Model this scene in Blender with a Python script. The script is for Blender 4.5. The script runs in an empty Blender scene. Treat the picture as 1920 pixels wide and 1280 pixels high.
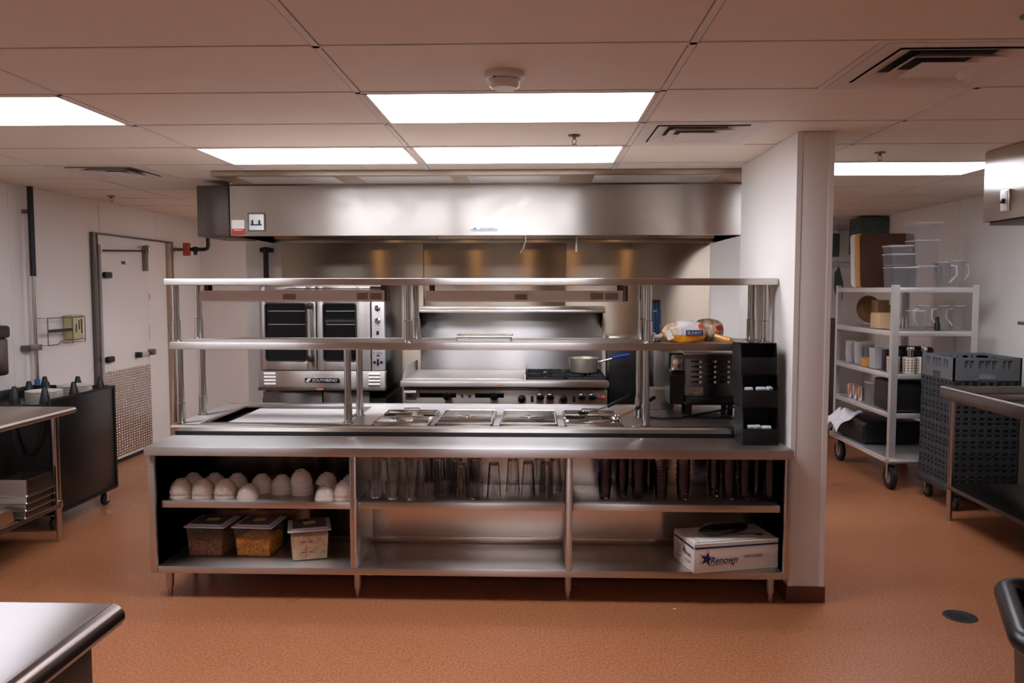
import bpy, bmesh, math, random
from mathutils import Vector, Matrix, Euler
random.seed(7)
SC = bpy.context.scene
COL = SC.collection
PI = math.pi
def R(d): return math.radians(d)

# ------------------------------------------------------------------ materials
MATS = {}
def lin(c):
    return tuple(((v/255)/12.92 if v/255 <= .04045 else ((v/255+.055)/1.055)**2.4) for v in c)
def mat(name, col=(200,200,200), rough=.5, metal=0., trans=0., emit=None, estr=0., ior=1.45, coat=0., srgb=True, spec=None, alpha=1.):
    m = bpy.data.materials.new(name); m.use_nodes = True
    b = m.node_tree.nodes['Principled BSDF']
    c = lin(col) if srgb else col
    b.inputs['Base Color'].default_value = (*c, 1)
    b.inputs['Roughness'].default_value = rough
    b.inputs['Metallic'].default_value = metal
    b.inputs['Transmission Weight'].default_value = trans
    b.inputs['IOR'].default_value = ior
    b.inputs['Coat Weight'].default_value = coat
    b.inputs['Alpha'].default_value = alpha
    if spec is not None: b.inputs['Specular IOR Level'].default_value = spec
    if emit:
        b.inputs['Emission Color'].default_value = (*lin(emit), 1)
        b.inputs['Emission Strength'].default_value = estr
    MATS[name] = m
    return m
def nodes(m): return m.node_tree.nodes, m.node_tree.links, m.node_tree.nodes['Principled BSDF']
def coords(m, scale):
    n, l, b = nodes(m)
    tc = n.new('ShaderNodeTexCoord'); mp = n.new('ShaderNodeMapping')
    mp.inputs['Scale'].default_value = scale
    l.new(tc.outputs['Object'], mp.inputs['Vector'])
    return mp
def noise(m, scale, detail=3, nscale=1.):
    n, l, b = nodes(m)
    mp = coords(m, scale)
    t = n.new('ShaderNodeTexNoise'); t.inputs['Scale'].default_value = nscale; t.inputs['Detail'].default_value = detail
    l.new(mp.outputs['Vector'], t.inputs['Vector'])
    return t
def ramp(m, src, stops):
    n, l, b = nodes(m)
    r = n.new('ShaderNodeValToRGB')
    e = r.color_ramp.elements
    while len(e) < len(stops): e.new(.5)
    for i, (p, c) in enumerate(stops):
        e[i].position = p
        e[i].color = (*(c if isinstance(c, tuple) else (c, c, c)), 1)
    l.new(src, r.inputs['Fac'])
    return r
def bump(m, src, strength, dist=.01):
    n, l, b = nodes(m)
    bp = n.new('ShaderNodeBump'); bp.inputs['Strength'].default_value = strength; bp.inputs['Distance'].default_value = dist
    l.new(src, bp.inputs['Height']); l.new(bp.outputs['Normal'], b.inputs['Normal'])
def steel(name, col, r0, r1, sc=(3,60,60), smear=0., aniso=.8):
    m = mat(name, col, (r0+r1)/2, 1.)
    n, l, b = nodes(m)
    t = noise(m, sc, 4, 4.)
    rr = ramp(m, t.outputs['Fac'], [(.3, r0), (.7, r1)])
    if smear:
        t2 = noise(m, (1,1,1.6), 2, 3.1); t2.inputs['Distortion'].default_value = 1.4
        r2 = ramp(m, t2.outputs['Fac'], [(.50, 0.), (.60, smear)])
        ad = n.new('ShaderNodeMath'); ad.operation = 'ADD'
        l.new(rr.outputs['Color'], ad.inputs[0]); l.new(r2.outputs['Color'], ad.inputs[1])
        l.new(ad.outputs[0], b.inputs['Roughness'])
    else:
        l.new(rr.outputs['Color'], b.inputs['Roughness'])
    b.inputs['Anisotropic'].default_value = aniso
    b.inputs['Anisotropic Rotation'].default_value = .25
    cv = n.new('ShaderNodeCombineXYZ'); cv.inputs[0].default_value = 1.
    l.new(cv.outputs[0], b.inputs['Tangent'])
    return m
steel('steel', (204,196,188), .34, .355, (2,14,14), 0., .97)
steel('steel_counter', (202,198,195), .34, .355, (2,10,10), 0., .97)
steel('steel_cabinet', (204,197,190), .29, .305, (2,10,10), 0., .92)
steel('steel_cabinet2', (178,170,162), .36, .38, (2,10,10), 0., .9)
steel('inside_shaded', (110,98,90), .2, .22, (2,10,10), 0., .5)  # darker copy of the cabinet steel, interior shade put into its colour
steel('steel_inside', (212,200,190), .19, .21, (2,10,10), 0., .5)
steel('steel_hood', (216,208,198), .36, .375, (14,2,14), .05, 1.)
steel('steel_dark', (112,106,102), .34, .36, (2,14,14), 0., .9)
steel('steel_v', (196,190,184), .17, .19, (14,14,3), aniso=0.)
steel('steel_kick', (190,182,174), .29, .31, (14,14,14), aniso=0.)
steel('steel_panel', (184,168,150), .38, .41, (3,14,14), 0., .95)
steel('steel_bright', (208,204,200), .42, .44, (3,14,14), 0., .97)
mat('strip_metal', (216,200,190), .4)
mat('edge_dark_refl', (92,80,74), .25, 1.)  # dark reflection on the table edge put into the metal's colour
mat('rim_dark', (128,118,112), .3, 1.)
mat('foot_metal', (190,180,170), .36, .85)
mat('lid_white', (214,214,222), .3)
mat('lid_smoke', (104,104,110), .2)
mat('badge', (190,190,192), .4, .3)
mat('chrome', (225,222,218), .10, 1.)
mat('chrome_soft', (205,200,192), .2, 1.)
mat('aluminium', (214,211,208), .42, .75)
mat('pot_aluminium', (212,202,182), .38, .9)
mat('black_plastic', (16,16,18), .42)
mat('black_gloss', (10,10,11), .18, coat=.3)
mat('black_rubber', (18,18,19), .6)
mat('black_enamel', (22,20,19), .32)
mat('dark_glass', (8,11,14), .06, coat=.5)
mat('cast_iron', (17,17,18), .55)
mat('white_plastic', (222,218,212), .38)
mat('white_sheet', (226,222,218), .45)
mat('ceramic', (226,216,204), .16, coat=.4)
mat('paper_white', (226,218,208), .7)
mat('packet_white', (205,208,216), .5)
mat('label_tan', (168,146,132), .6)
mat('label_line', (96,78,68), .6)
mat('sticker_red', (176,58,44), .5)
mat('sticker_orange', (215,120,60), .5)
mat('navy', (18,38,82), .5)
mat('logo_blue', (35,95,160), .4)
mat('red_ink', (172,32,38), .5)
mat('black_ink', (28,28,34), .5)
mat('orange_ink', (222,92,32), .5)
mat('green_sticker', (40,100,70), .5)
mat('yellow_note', (224,212,120), .6)
mat('valve_orange', (176,74,44), .45)
mat('pipe_black', (18,24,28), .45)
mat('pipe_grey', (120,112,108), .3, .8)
mat('cream', (196,184,160), .55)
mat('cream_card', (196,184,140), .7)
mat('can_blue', (6,60,100), .28, coat=.4)
mat('can_blue_dark', (6,44,78), .3, coat=.4)
mat('handle_blue', (24,52,140), .4)
mat('board_brown', (70,36,20), .5)
mat('board_cream', (214,150,80), .5)
mat('dark_green', (62,80,76), .5)
mat('rack_grey', (100,102,104), .5)
mat('rack_grey_dark', (62,63,66), .55)
mat('tan_plastic', (206,170,126), .5)
mat('beige_cyl', (206,192,172), .5)
mat('wood_tan', (150,112,76), .6)
mat('cloth_white', (226,224,226), .8)
mat('dark_plum', (40,30,40), .5)
mat('rubber_grey', (142,138,128), .5)
mat('wall_cove', (96,52,36), .5)
mat('brown_laminate', (62,48,44), .35)
mat('amber', (255,190,90), .3)
mat('cone_green', (10,16,17), .5)
mat('soft_lid', (214,211,210), .3, trans=.45, ior=1.3)
mat('seam', (176,168,164), .6)
mat('light_emit', (240,242,250), .5, emit=(238,242,255), estr=16.5)
mat('lamp_warm', (255,220,160), .5, emit=(255,196,120), estr=10.)
mat('glass', (250,250,250), .02, trans=1., ior=1.45)
mat('glass_tint', (188,182,206), .06, trans=1., ior=1.38)
mat('clear_plastic', (150,146,148), .04, alpha=.13, ior=1.7)
mat('clear_rim', (226,222,224), .15, alpha=.55)
mat('cup_plastic', (226,220,218), .2, alpha=.24, ior=1.5)
mat('box_plastic', (190,176,164), .06, alpha=.07, ior=1.6)
mat('bag_clear', (250,240,226), .1, trans=.5, ior=1.3)

m = mat('floor', (170,96,62), .3)
n, l, b = nodes(m)
t = noise(m, (1,1,1), 4, 90.)
r = ramp(m, t.outputs['Fac'], [(.28, lin((136,84,54))), (.5, lin((168,106,70))), (.76, lin((194,134,94)))])
t2 = noise(m, (1,1,1), 2, 1.3)
r2 = ramp(m, t2.outputs['Fac'], [(.3, .24), (.7, .42)])
l.new(r.outputs['Color'], b.inputs['Base Color']); l.new(r2.outputs['Color'], b.inputs['Roughness'])
t3 = noise(m, (1,1,1), 2, 35.)
bump(m, t3.outputs['Fac'], .04, .003)

m = mat('wall', (226,220,213), .36)
t = noise(m, (1,1,1), 2, 60.); bump(m, t.outputs['Fac'], .05, .003)
m = mat('ceiling_tile', (230,214,198), .6)
t = noise(m, (1,1,1), 3, 120.); bump(m, t.outputs['Fac'], .05, .002)
mat('ceiling_gap', (38,30,28), .8)
mat('ceiling_bar', (224,210,200), .5)
mat('vent_white', (218,206,198), .45)
mat('vent_dark', (44,42,42), .7)

def speck(name, cols, sc, rough=.8, bs=.6):
    m = mat(name, (128,128,128), rough)
    n, l, b = nodes(m)
    t = noise(m, (1,1,1), 4, sc)
    r = ramp(m, t.outputs['Fac'], [(.30, lin(cols[0])), (.5, lin(cols[1])), (.68, lin(cols[2]))])
    l.new(r.outputs['Color'], b.inputs['Base Color']); bump(m, t.outputs['Fac'], bs, .01)
speck('granola', [(76,40,22),(140,82,48),(184,120,78)], 90)
speck('flakes', [(160,84,20),(236,152,36),(252,200,84)], 80)
speck('flour', [(200,168,126),(224,196,156),(238,216,182)], 40, .9, .3)
speck('bread_bag', [(150,112,84),(204,172,140),(228,216,206)], 30, .25, .2)
speck('fries', [(222,168,96),(238,198,130),(246,222,180)], 50)

# ------------------------------------------------------------------ mesh builder
class MB:
    def __init__(s): s.bm = bmesh.new()
    def _add(s, vs, fs):
        v = [s.bm.verts.new(p) for p in vs]
        out = []
        for f in fs:
            try: out.append(s.bm.faces.new([v[i] for i in f]))
            except ValueError: pass
        return v, out
    def box(s, x0, x1, y0, y1, z0, z1, bev=0., M=None, seg=2):
        if x0 > x1: x0, x1 = x1, x0
        if y0 > y1: y0, y1 = y1, y0
        if z0 > z1: z0, z1 = z1, z0
        p = [(x0,y0,z0),(x1,y0,z0),(x1,y1,z0),(x0,y1,z0),(x0,y0,z1),(x1,y0,z1),(x1,y1,z1),(x0,y1,z1)]
        v, f = s._add(p, [(0,3,2,1),(4,5,6,7),(0,1,5,4),(1,2,6,5),(2,3,7,6),(3,0,4,7)])
        if bev > 0:
            bev = min(bev, .49*min(x1-x0, y1-y0, z1-z0))
            es = list({e for q in f for e in q.edges})
            r = bmesh.ops.bevel(s.bm, geom=es, offset=bev, segments=seg, profile=.5, affect='EDGES')
            for q in r['faces']: q.smooth = True
            v = list({w for q in r['faces'] for w in q.verts} | {w for w in v if w.is_valid})
        if M is not None:
            for w in v:
                if w.is_valid: w.co = M @ w.co
        return s
    def prism(s, pts, axis, a, b2, M=None):
        # pts 2-D polygon extruded along axis from a to b2
        def P(u, v, t):
            return {'x': (t,u,v), 'y': (u,t,v), 'z': (u,v,t)}[axis]
        n = len(pts)
        vs = [P(u,v,a) for u,v in pts] + [P(u,v,b2) for u,v in pts]
        fs = [tuple(range(n-1,-1,-1)), tuple(range(n,2*n))] + [(i,(i+1)%n,(i+1)%n+n,i+n) for i in range(n)]
        v, f = s._add(vs, fs)
        if M is not None:
            for w in v: w.co = M @ w.co
        bmesh.ops.recalc_face_normals(s.bm, faces=f)
        return s
    def lathe(s, prof, c=(0,0,0), seg=24, axis='z', M=None):
        rings = []
        for r, h in prof:
            ring = []
            if r < 1e-6:
                ring = [s.bm.verts.new((0,0,h))]
            else:
                for i in range(seg):
                    a = 2*PI*i/seg
                    ring.append(s.bm.verts.new((r*math.cos(a), r*math.sin(a), h)))
            rings.append(ring)
        fs = []
        for A, B in zip(rings, rings[1:]):
            for i in range(seg):
                j = (i+1) % seg
                if len(A) == 1 and len(B) == 1: continue
                if len(A) == 1: q = [A[0], B[i], B[j]]
                elif len(B) == 1: q = [A[i], A[j], B[0]]
                else: q = [A[i], A[j], B[j], B[i]]
                try: fs.append(s.bm.faces.new(q))
                except ValueError: pass
        for q in fs: q.smooth = True
        T = Matrix.Translation(c)
        if axis == 'y': T = T @ Matrix.Rotation(R(90), 4, 'X')      # +h goes to -y
        if axis == 'x': T = T @ Matrix.Rotation(R(90), 4, 'Y')
        if M is not None: T = M @ T
        for rg in rings:
            for w in rg: w.co = T @ w.co
        bmesh.ops.recalc_face_normals(s.bm, faces=fs)
        return s
    def cyl(s, p0, p1, r0, r1=None, seg=16, cap=True):
        r1 = r0 if r1 is None else r1
        p0, p1 = Vector(p0), Vector(p1)
        d = p1-p0; L = d.length
        q = d.to_track_quat('Z', 'Y').to_matrix().to_4x4()
        prof = [(r0,0),(r1,L)]
        if cap: prof = [(0,0)] + prof + [(0,L)]
        return s.lathe(prof, (0,0,0), seg, M=Matrix.Translation(p0) @ q)
    def tube(s, pts, r, seg=8, closed=False):
        pts = [Vector(p) for p in pts]
        n = len(pts); rings = []
        up = None
        for i, p in enumerate(pts):
            if closed: t = pts[(i+1)%n]-pts[i-1]
            else: t = pts[min(i+1,n-1)]-pts[max(i-1,0)]
            t.normalize()
            if up is None:
                up = Vector((0,0,1)) if abs(t.z) < .9 else Vector((1,0,0))
            u = up - t*up.dot(t)
            if u.length < 1e-4: u = t.orthogonal()
            u.normalize(); up = u
            w = t.cross(u)
            rings.append([s.bm.verts.new(p + r*(math.cos(2*PI*k/seg)*u + math.sin(2*PI*k/seg)*w)) for k in range(seg)])
        fs = []
        m2 = n if closed else n-1
        for i in range(m2):
            A, B = rings[i], rings[(i+1)%n]
            for k in range(seg):
                fs.append(s.bm.faces.new([A[k], A[(k+1)%seg], B[(k+1)%seg], B[k]]))
        for q in fs: q.smooth = True
        if not closed:
            fs.append(s.bm.faces.new(rings[0])); fs.append(s.bm.faces.new(rings[-1]))
        bmesh.ops.recalc_face_normals(s.bm, faces=fs)
        return s
    def build(s, name, material, parent=None, local=False, smooth=True, loc=None):
        me = bpy.data.meshes.new(name)
        if parent is not None and not local:
            M = WORLD[parent.name].inverted()
            for v in s.bm.verts: v.co = M @ v.co
        elif loc is not None:
            for v in s.bm.verts: v.co -= Vector(loc)
        s.bm.to_mesh(me); s.bm.free()
        me.materials.append(MATS[material] if isinstance(material, str) else material)
        if smooth:
            me.set_sharp_from_angle(angle=R(35))
        o = bpy.data.objects.new(name, me); COL.objects.link(o)
        if parent is not None:
            o.parent = parent; WORLD[o.name] = WORLD[parent.name].copy()
        else:
            if loc is not None: o.location = loc
            WORLD[o.name] = Matrix.Translation(loc) if loc is not None else Matrix.Identity(4)
        return o
WORLD = {}
def tag(o, label, cat, group=None, kind=None):
    o['label'] = label; o['category'] = cat
    if group: o['group'] = group
    if kind: o['kind'] = kind
    return o
def thing(name, label, cat, loc=(0,0,0), rz=0., group=None, rot=None):
    o = bpy.data.objects.new(name, None); COL.objects.link(o)
    o.empty_display_size = .1
    o.location = loc; o.rotation_euler = rot if rot else (0,0,rz)
    WORLD[o.name] = Matrix.Translation(loc) @ Euler(rot if rot else (0,0,rz)).to_matrix().to_4x4()
    if label: tag(o, label, cat, group)
    return o
def struct(name, mb, material, parent=None, smooth=True):
    o = mb.build(name, material, parent, smooth=smooth)
    if parent is None: o['kind'] = 'structure'
    return o
def copy_tree(o, loc, rot=None, label=None, parent=None, group=None):
    c = o.copy(); COL.objects.link(c)
    if parent is None:
        c.location = loc
        if rot is not None: c.rotation_euler = rot
        if label: c['label'] = label
        if group: c['group'] = group
    else: c.parent = parent
    for ch in list(o.children): copy_tree(ch, None, parent=c)
    return c
def text(body, width, height, M, material, parent, name='lettering', ext=.0006, shear=0., bold=0.):
    cu = bpy.data.curves.new(name, 'FONT'); cu.body = body; cu.size = 1; cu.extrude = ext*0
    cu.shear = shear; cu.offset = bold
    to = bpy.data.objects.new('tmp', cu); COL.objects.link(to)
    dg = bpy.context.evaluated_depsgraph_get(); dg.update()
    me = bpy.data.meshes.new_from_object(to.evaluated_get(dg))
    bpy.data.objects.remove(to); bpy.data.curves.remove(cu)
    xs = [v.co.x for v in me.vertices]; ys = [v.co.y for v in me.vertices]
    x0, x1, y0, y1 = min(xs), max(xs), min(ys), max(ys)
    sx = width/(x1-x0); sy = height/(y1-y0)
    for v in me.vertices:
        v.co = M @ Vector(((v.co.x-(x0+x1)/2)*sx, (v.co.y-(y0+y1)/2)*sy, 0))
    me.name = name; me.materials.clear(); me.materials.append(MATS[material])
    o = bpy.data.objects.new(name, me); COL.objects.link(o)
    if parent is not None: o.parent = parent
    WORLD[o.name] = Matrix.Identity(4)
    return o
def face_front(x, y, z, parent=None):   # text plane facing -y, in parent's frame (world input)
    M = Matrix.Translation((x,y,z)) @ Matrix.Rotation(R(90), 4, 'X')
    if parent is not None: M = WORLD[parent.name].inverted() @ M
    return M
def star(cx, cz, r, rot=0., k=.42):
    return [(cx + (r if i%2==0 else r*k)*math.sin(rot+PI*i/5), cz + (r if i%2==0 else r*k)*math.cos(rot+PI*i/5)) for i in range(10)]

# ------------------------------------------------------------------ camera
cam = bpy.data.cameras.new('camera'); cam.sensor_width = 36; cam.lens = 36*1500/1920; cam.clip_start = .05
co = bpy.data.objects.new('camera', cam); COL.objects.link(co)
co.location = (0,0,1.62)
co.rotation_euler = (R(90-3.7362), 0, R(1.7947))
SC.camera = co

# ------------------------------------------------------------------ room
XL, XR, YB, YF, H = -3.95, 3.75, 9.3, -3.0, 2.407
struct('floor', MB().box(XL-.1, XR+.1, YF-.1, YB+.1, -.05, 0), 'floor')
struct('wall_left', MB().box(XL-.1, XL, YF, YB, 0, H+.03), 'wall')
struct('wall_right', MB().box(XR, XR+.1, YF, YB, 0, H+.03), 'wall')
struct('wall_back', MB().box(XL-.1, XR+.1, YB, YB+.1, 0, H+.03), 'wall')
struct('wall_front', MB().box(XL-.1, XR+.1, YF-.1, YF, 0, H+.03), 'wall')
struct('wall_middle', MB().box(-2.49, 1.95, 6.80, 6.92, 0, H), 'wall')
struct('wall_center', MB().box(1.30, 1.485, 4.10, 5.20, 0, H, .006), 'wall')
bb = MB().box(1.292, 1.493, 4.092, 5.2, 0, .085, .004)
struct('baseboard_center', bb, 'wall_cove')
tr = MB()
for x in (1.30, 1.46): tr.box(x, x+.025, 4.097, 4.1, .085, H-.001)
struct('trim_1', tr, 'wall')
tr = MB()
for y in (2.4, 3.6, 4.8, 5.92): tr.box(XL, XL+.004, y-.02, y+.02, 0, H-.002)
for y in (7.166, 8.235): tr.box(XL, XL+.004, y-.02, y+.02, 2.14, H-.002)
struct('trim_2', tr, 'wall')
tr = MB()
for y in (6.1, 7.3, 8.5): tr.box(XR-.004, XR, y-.02, y+.02, 0, H-.002)
struct('trim_3', tr, 'wall')
struct('baseboard_left', MB().box(XL, XL+.01, YF, 6.98, 0, .1), 'wall_cove')
struct('baseboard_right', MB().box(XR-.01, XR, YF, YB, 0, .1), 'wall_cove')
struct('baseboard_back', MB().box(XL+.01, XR-.01, YB-.01, YB, 0, .1), 'wall_cove')

# ceiling: panels on a 4 x 2 ft bar grid with thin shadow gaps
GX = [-.72 + 1.219*k for k in range(-4, 5)]
GY = [3.245 + .61*k for k in range(-11, 11)]
lights = {(-1,0):0, (0,0):0}
def cell(i, j):  # column i: GX index offset with 0 = [-.72,.50]; row j: 0 = [3.245,3.855]
    return -.72+1.219*i, -.72+1.219*(i+1), 3.245+.61*j, 3.245+.61*(j+1)
LIGHTS = [(0,0),(-2,0),(-1,2),(0,2),(2,3),(-1,7),(0,7),(0,-8)]
VENTS = [(1,-1,'h1'),(1,1,'h0'),(-2,3,'h0')]
bars = MB(); tiles = MB()
for x in GX:
    if XL < x < XR: bars.box(x-.012, x+.012, YF, YB, 2.4045, 2.417)
for y in GY:
    if YF < y < YB: bars.box(XL, XR, y-.012, y+.012, 2.4045, 2.4165)
for (vi, vj, h_) in VENTS:
    x0, x1, y0, y1 = cell(vi, vj); xm = x0+.61
    bars.box(xm-.012, xm+.012, y0+.012, y1-.012, 2.4045, 2.417)
for i in range(-4, 5):
    for j in range(-11, 11):
        x0, x1, y0, y1 = cell(i, j)
        if (i, j) in LIGHTS: continue
        x0, x1, y0, y1 = max(x0, XL-.03), min(x1, XR+.03), max(y0, YF-.03), min(y1, YB+.03)
        if x1-x0 < .06 or y1-y0 < .06: continue
        v = [h for a, b2, h in VENTS if (a, b2) == (i, j)]
        if v:
            if v[0] == 'h0': x0 += .61-.0
            else: x1 -= .61
        tiles.box(x0+.016, x1-.016, y0+.016, y1-.016, 2.407, 2.417)
struct('trim_4', bars, 'ceiling_bar', smooth=False)
ce = struct('ceiling', tiles, 'ceiling_tile', smooth=False)
struct('trim_5', MB().box(XL-.1, XR+.1, YF-.1, YB+.1, 2.45, 2.47), 'ceiling_gap', smooth=False)  # dark sheet above the tiles, shade of the gaps put into its colour

LL = {(0,0):'bright rectangular ceiling light nearest above the front of the counter',
      (-2,0):'bright rectangular ceiling light cut by the left edge of the view',
      (-1,2):'bright ceiling light above the left end of the exhaust hood',
      (0,2):'bright ceiling light right of centre in front of the exhaust hood',
      (2,3):'bright ceiling light right of the white pillar',
      (-1,7):'ceiling light left over the hidden aisle behind the middle wall',
      (0,-8):'ceiling light far behind the viewer',
      (0,7):'ceiling light over the hidden aisle behind the middle wall',
      (-2,8):'ceiling light at the far left of the room',
      (2,8):'ceiling light at the far right of the room',
      (0,-6):'ceiling light behind the viewer in the middle',
      (2,-7):'ceiling light behind the viewer on the right',
      (-2,-7):'ceiling light behind the viewer on the left'}
for (i, j) in LIGHTS:
    x0, x1, y0, y1 = cell(i, j)
    t = thing('ceiling_light', LL[(i,j)], 'ceiling light', ((x0+x1)/2, (y0+y1)/2, 2.407), group='recessed fluorescent ceiling lights')
    f = MB()
    w = .03
    x0 += .014; x1 -= .014; y0 += .014; y1 -= .014
    f.box(x0, x1, y0, y0+w-.014, 2.404, 2.44); f.box(x0, x1, y1-w+.014, y1, 2.404, 2.44)
    f.box(x0, x0+w-.014, y0, y1, 2.404, 2.44); f.box(x1-w+.014, x1, y0, y1, 2.404, 2.44)
    f.build('frame', 'ceiling_bar', t, smooth=False)
    MB().box(x0+.016, x1-.016, y0+.016, y1-.016, 2.410, 2.414).build('diffuser', 'light_emit', t, smooth=False)

def vent(x0, y0, label):
    cx, cy = x0+.305, y0+.305
    t = thing('ceiling_vent', label, 'air vent', (cx, cy, 2.407), group='square ceiling air diffusers')
    def ring(a, b2, za, zb, th=.002):
        mb = MB()
        # sloped square ring from half-size a at z za to half-size b2 at zb
        for k in range(4):
            c, s_ = [(1,0),(0,1),(-1,0),(0,-1)][k]
            def P(u, v): return (cx + u*c - v*s_, cy + u*s_ + v*c)
            p = [(*P(a,-a),za),(*P(a,a),za),(*P(b2,b2),zb),(*P(b2,-b2),zb)]
            q = [(x,y,z+th) for x,y,z in p]
            v, f = mb._add(p+q, [(0,1,2,3),(7,6,5,4),(0,4,5,1),(1,5,6,2),(2,6,7,3),(3,7,4,0)])
            bmesh.ops.recalc_face_normals(mb.bm, faces=f)
        return mb
    ring(.292, .225, 2.403, 2.409).build('frame', 'vent_white', t, smooth=False)
    ring(.22, .15, 2.402, 2.428).build('blade', 'vent_white', t, smooth=False)
    ring(.155, .10, 2.396, 2.424).build('blade', 'vent_white', t, smooth=False)
    MB().box(cx-.095, cx+.095, cy-.095, cy+.095, 2.394, 2.397).build('center_plate', 'vent_white', t, smooth=False)
    MB().box(cx-.28, cx+.28, cy-.28, cy+.28, 2.43, 2.44).build('duct', 'vent_dark', t, smooth=False)
vent(1.11, 2.635+.0, 'square ceiling air diffuser with dark streaks, near the top right corner')
vent(.50, 3.855, 'white square ceiling air diffuser above the shelf, left of the white pillar')
vent(-3.158, 5.075, 'small looking square ceiling diffuser at the far left near the cooler door')

# smoke detector
t = thing('smoke_detector', 'round white smoke detector on the ceiling in front of the nearest ceiling light', 'smoke detector', (-.121, 2.98, 2.407))
MB().lathe([(0,2.407),(.072,2.407),(.075,2.395),(.072,2.385),(.05,2.382),(0,2.382)], (-.121,2.98,0), 32).build('base', 'white_plastic', t)
MB().lathe([(.05,2.384),(.058,2.38),(.056,2.362),(.045,2.352),(0,2.350)], (-.121,2.98,0), 32).build('sensor_cap', 'white_plastic', t)
MB().cyl((-.155,2.925,2.384), (-.155,2.925,2.3815), .004).build('indicator', 'black_plastic', t)
# sprinklers
def sprinkler(x, y, label):
    t = thing('sprinkler_head', label, 'sprinkler', (x,y,2.407), group='fire sprinkler heads')
    MB().lathe([(0,2.407),(.032,2.4065),(.03,2.400),(.014,2.397),(0,2.397)], (x,y,0), 24).build('escutcheon', 'pipe_grey', t)
    b = MB(); b.cyl((x,y,2.398), (x,y,2.385), .008); b.tube([(x-.004,y,2.388),(x-.012,y,2.375),(x-.004,y,2.36)], .0022); b.tube([(x+.004,y,2.388),(x+.012,y,2.375),(x+.004,y,2.36)], .0022)
    b.build('frame', 'pipe_grey', t)
    MB().lathe([(0,2.356),(.014,2.358),(.014,2.36),(0,2.361)], (x,y,0), 16).build('deflector', 'pipe_grey', t)
sprinkler(.188, 4.16, 'small sprinkler head on the ceiling between the two rows of lights')
sprinkler(1.971, 4.73, 'small sprinkler head on the ceiling right of the white pillar')
sprinkler(-3.60, 6.72, 'small sprinkler head on the ceiling at the far left by the cooler door')
sprinkler(1.42, 2.40, 'sprinkler head on the ceiling cut by the top right corner')

# ------------------------------------------------------------------ cooler door in the left wall
d = bpy.data.objects.new('door_1', None); COL.objects.link(d); d.location = (XL, 7.5, 0); d['kind'] = 'structure'
WORLD[d.name] = Matrix.Translation(d.location)
MB().box(XL, XL+.035, 6.985, 7.06, 0, 2.11, .004).build('jamb', 'steel_dark', d)
MB().box(XL, XL+.035, 8.40, 8.54, 0, 2.11, .004).build('jamb', 'steel_panel', d)
MB().box(XL, XL+.035, 6.985, 8.54, 2.11, 2.125, .002).build('head_trim', 'steel_dark', d)
MB().box(XL, XL+.012, 7.06, 8.40, 0, 2.11).build('frame_panel', 'wall', d)
MB().box(XL+.012, XL+.05, 7.075, 7.93, .035, 2.02, .006).build('door_leaf', 'wall', d)
MB().box(XL+.012, XL+.045, 7.07, 7.94, .0, .032, .004).build('sweep', 'black_rubber', d)
kp = MB().box(XL+.05, XL+.052, 7.08, 7.92, .06, .87).build('kick_plate', 'steel_kick', d, smooth=False)
tp = MB()
for a in range(18):
    for b2 in range(32):
        y = 7.105 + .0465*a + (.0 if b2 % 2 else .0); z = .078 + .0252*b2
        M = Matrix.Translation((XL+.052, y, z))
        tp.lathe([(.0085,0),(.006,.004),(0,.005)], (0,0,0), 6, 'x', M=M @ Matrix.Diagonal((1,1.6,1,1)))
tp.build('tread_pattern', 'chrome_soft', kp, smooth=False)  # bumps get a brighter metal, the light they catch put into it
h1 = MB(); h1.box(XL+.05, XL+.09, 7.075, 7.19, 1.72, 1.775, .012).build('hinge', 'pipe_black', d)
MB().box(XL+.05, XL+.09, 7.075, 7.19, .955, 1.01, .012).build('hinge', 'pipe_black', d)
MB().cyl((XL+.075,7.07,1.965), (XL+.075,7.88,2.0), .008).build('closer_rod', 'pipe_black', d)
MB().box(XL+.05, XL+.09, 7.82, 7.87, 1.80, 2.05, .008).build('closer', 'pipe_grey', d)
MB().box(XL+.05, XL+.10, 7.87, 7.90, 1.98, 2.06, .008).build('closer_bracket', 'chrome', d)
lt = MB().box(XL+.05, XL+.085, 7.64, 7.90, .965, 1.0, .008).build('latch', 'chrome', d)
MB().box(XL+.05, XL+.105, 7.62, 7.67, .955, 1.01, .008).build('knob', 'pipe_black', lt)
MB().box(XL+.05, XL+.10, 7.88, 7.96, .96, 1.02, .008).build('strike', 'pipe_grey', d)
MB().cyl((XL+.01,7.985,1.545), (XL+.03,7.985,1.545), .035, .03, 20).build('light_button', 'chrome', d)
MB().box(XL+.012, XL+.02, 7.90+.04, 8.0, 1.11, 1.25, .003).build('switch_plate', 'label_tan', d)
MB().box(XL+.05, XL+.052, 7.42, 7.49, 1.855, 1.885).build('sticker', 'green_sticker', d)

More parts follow.
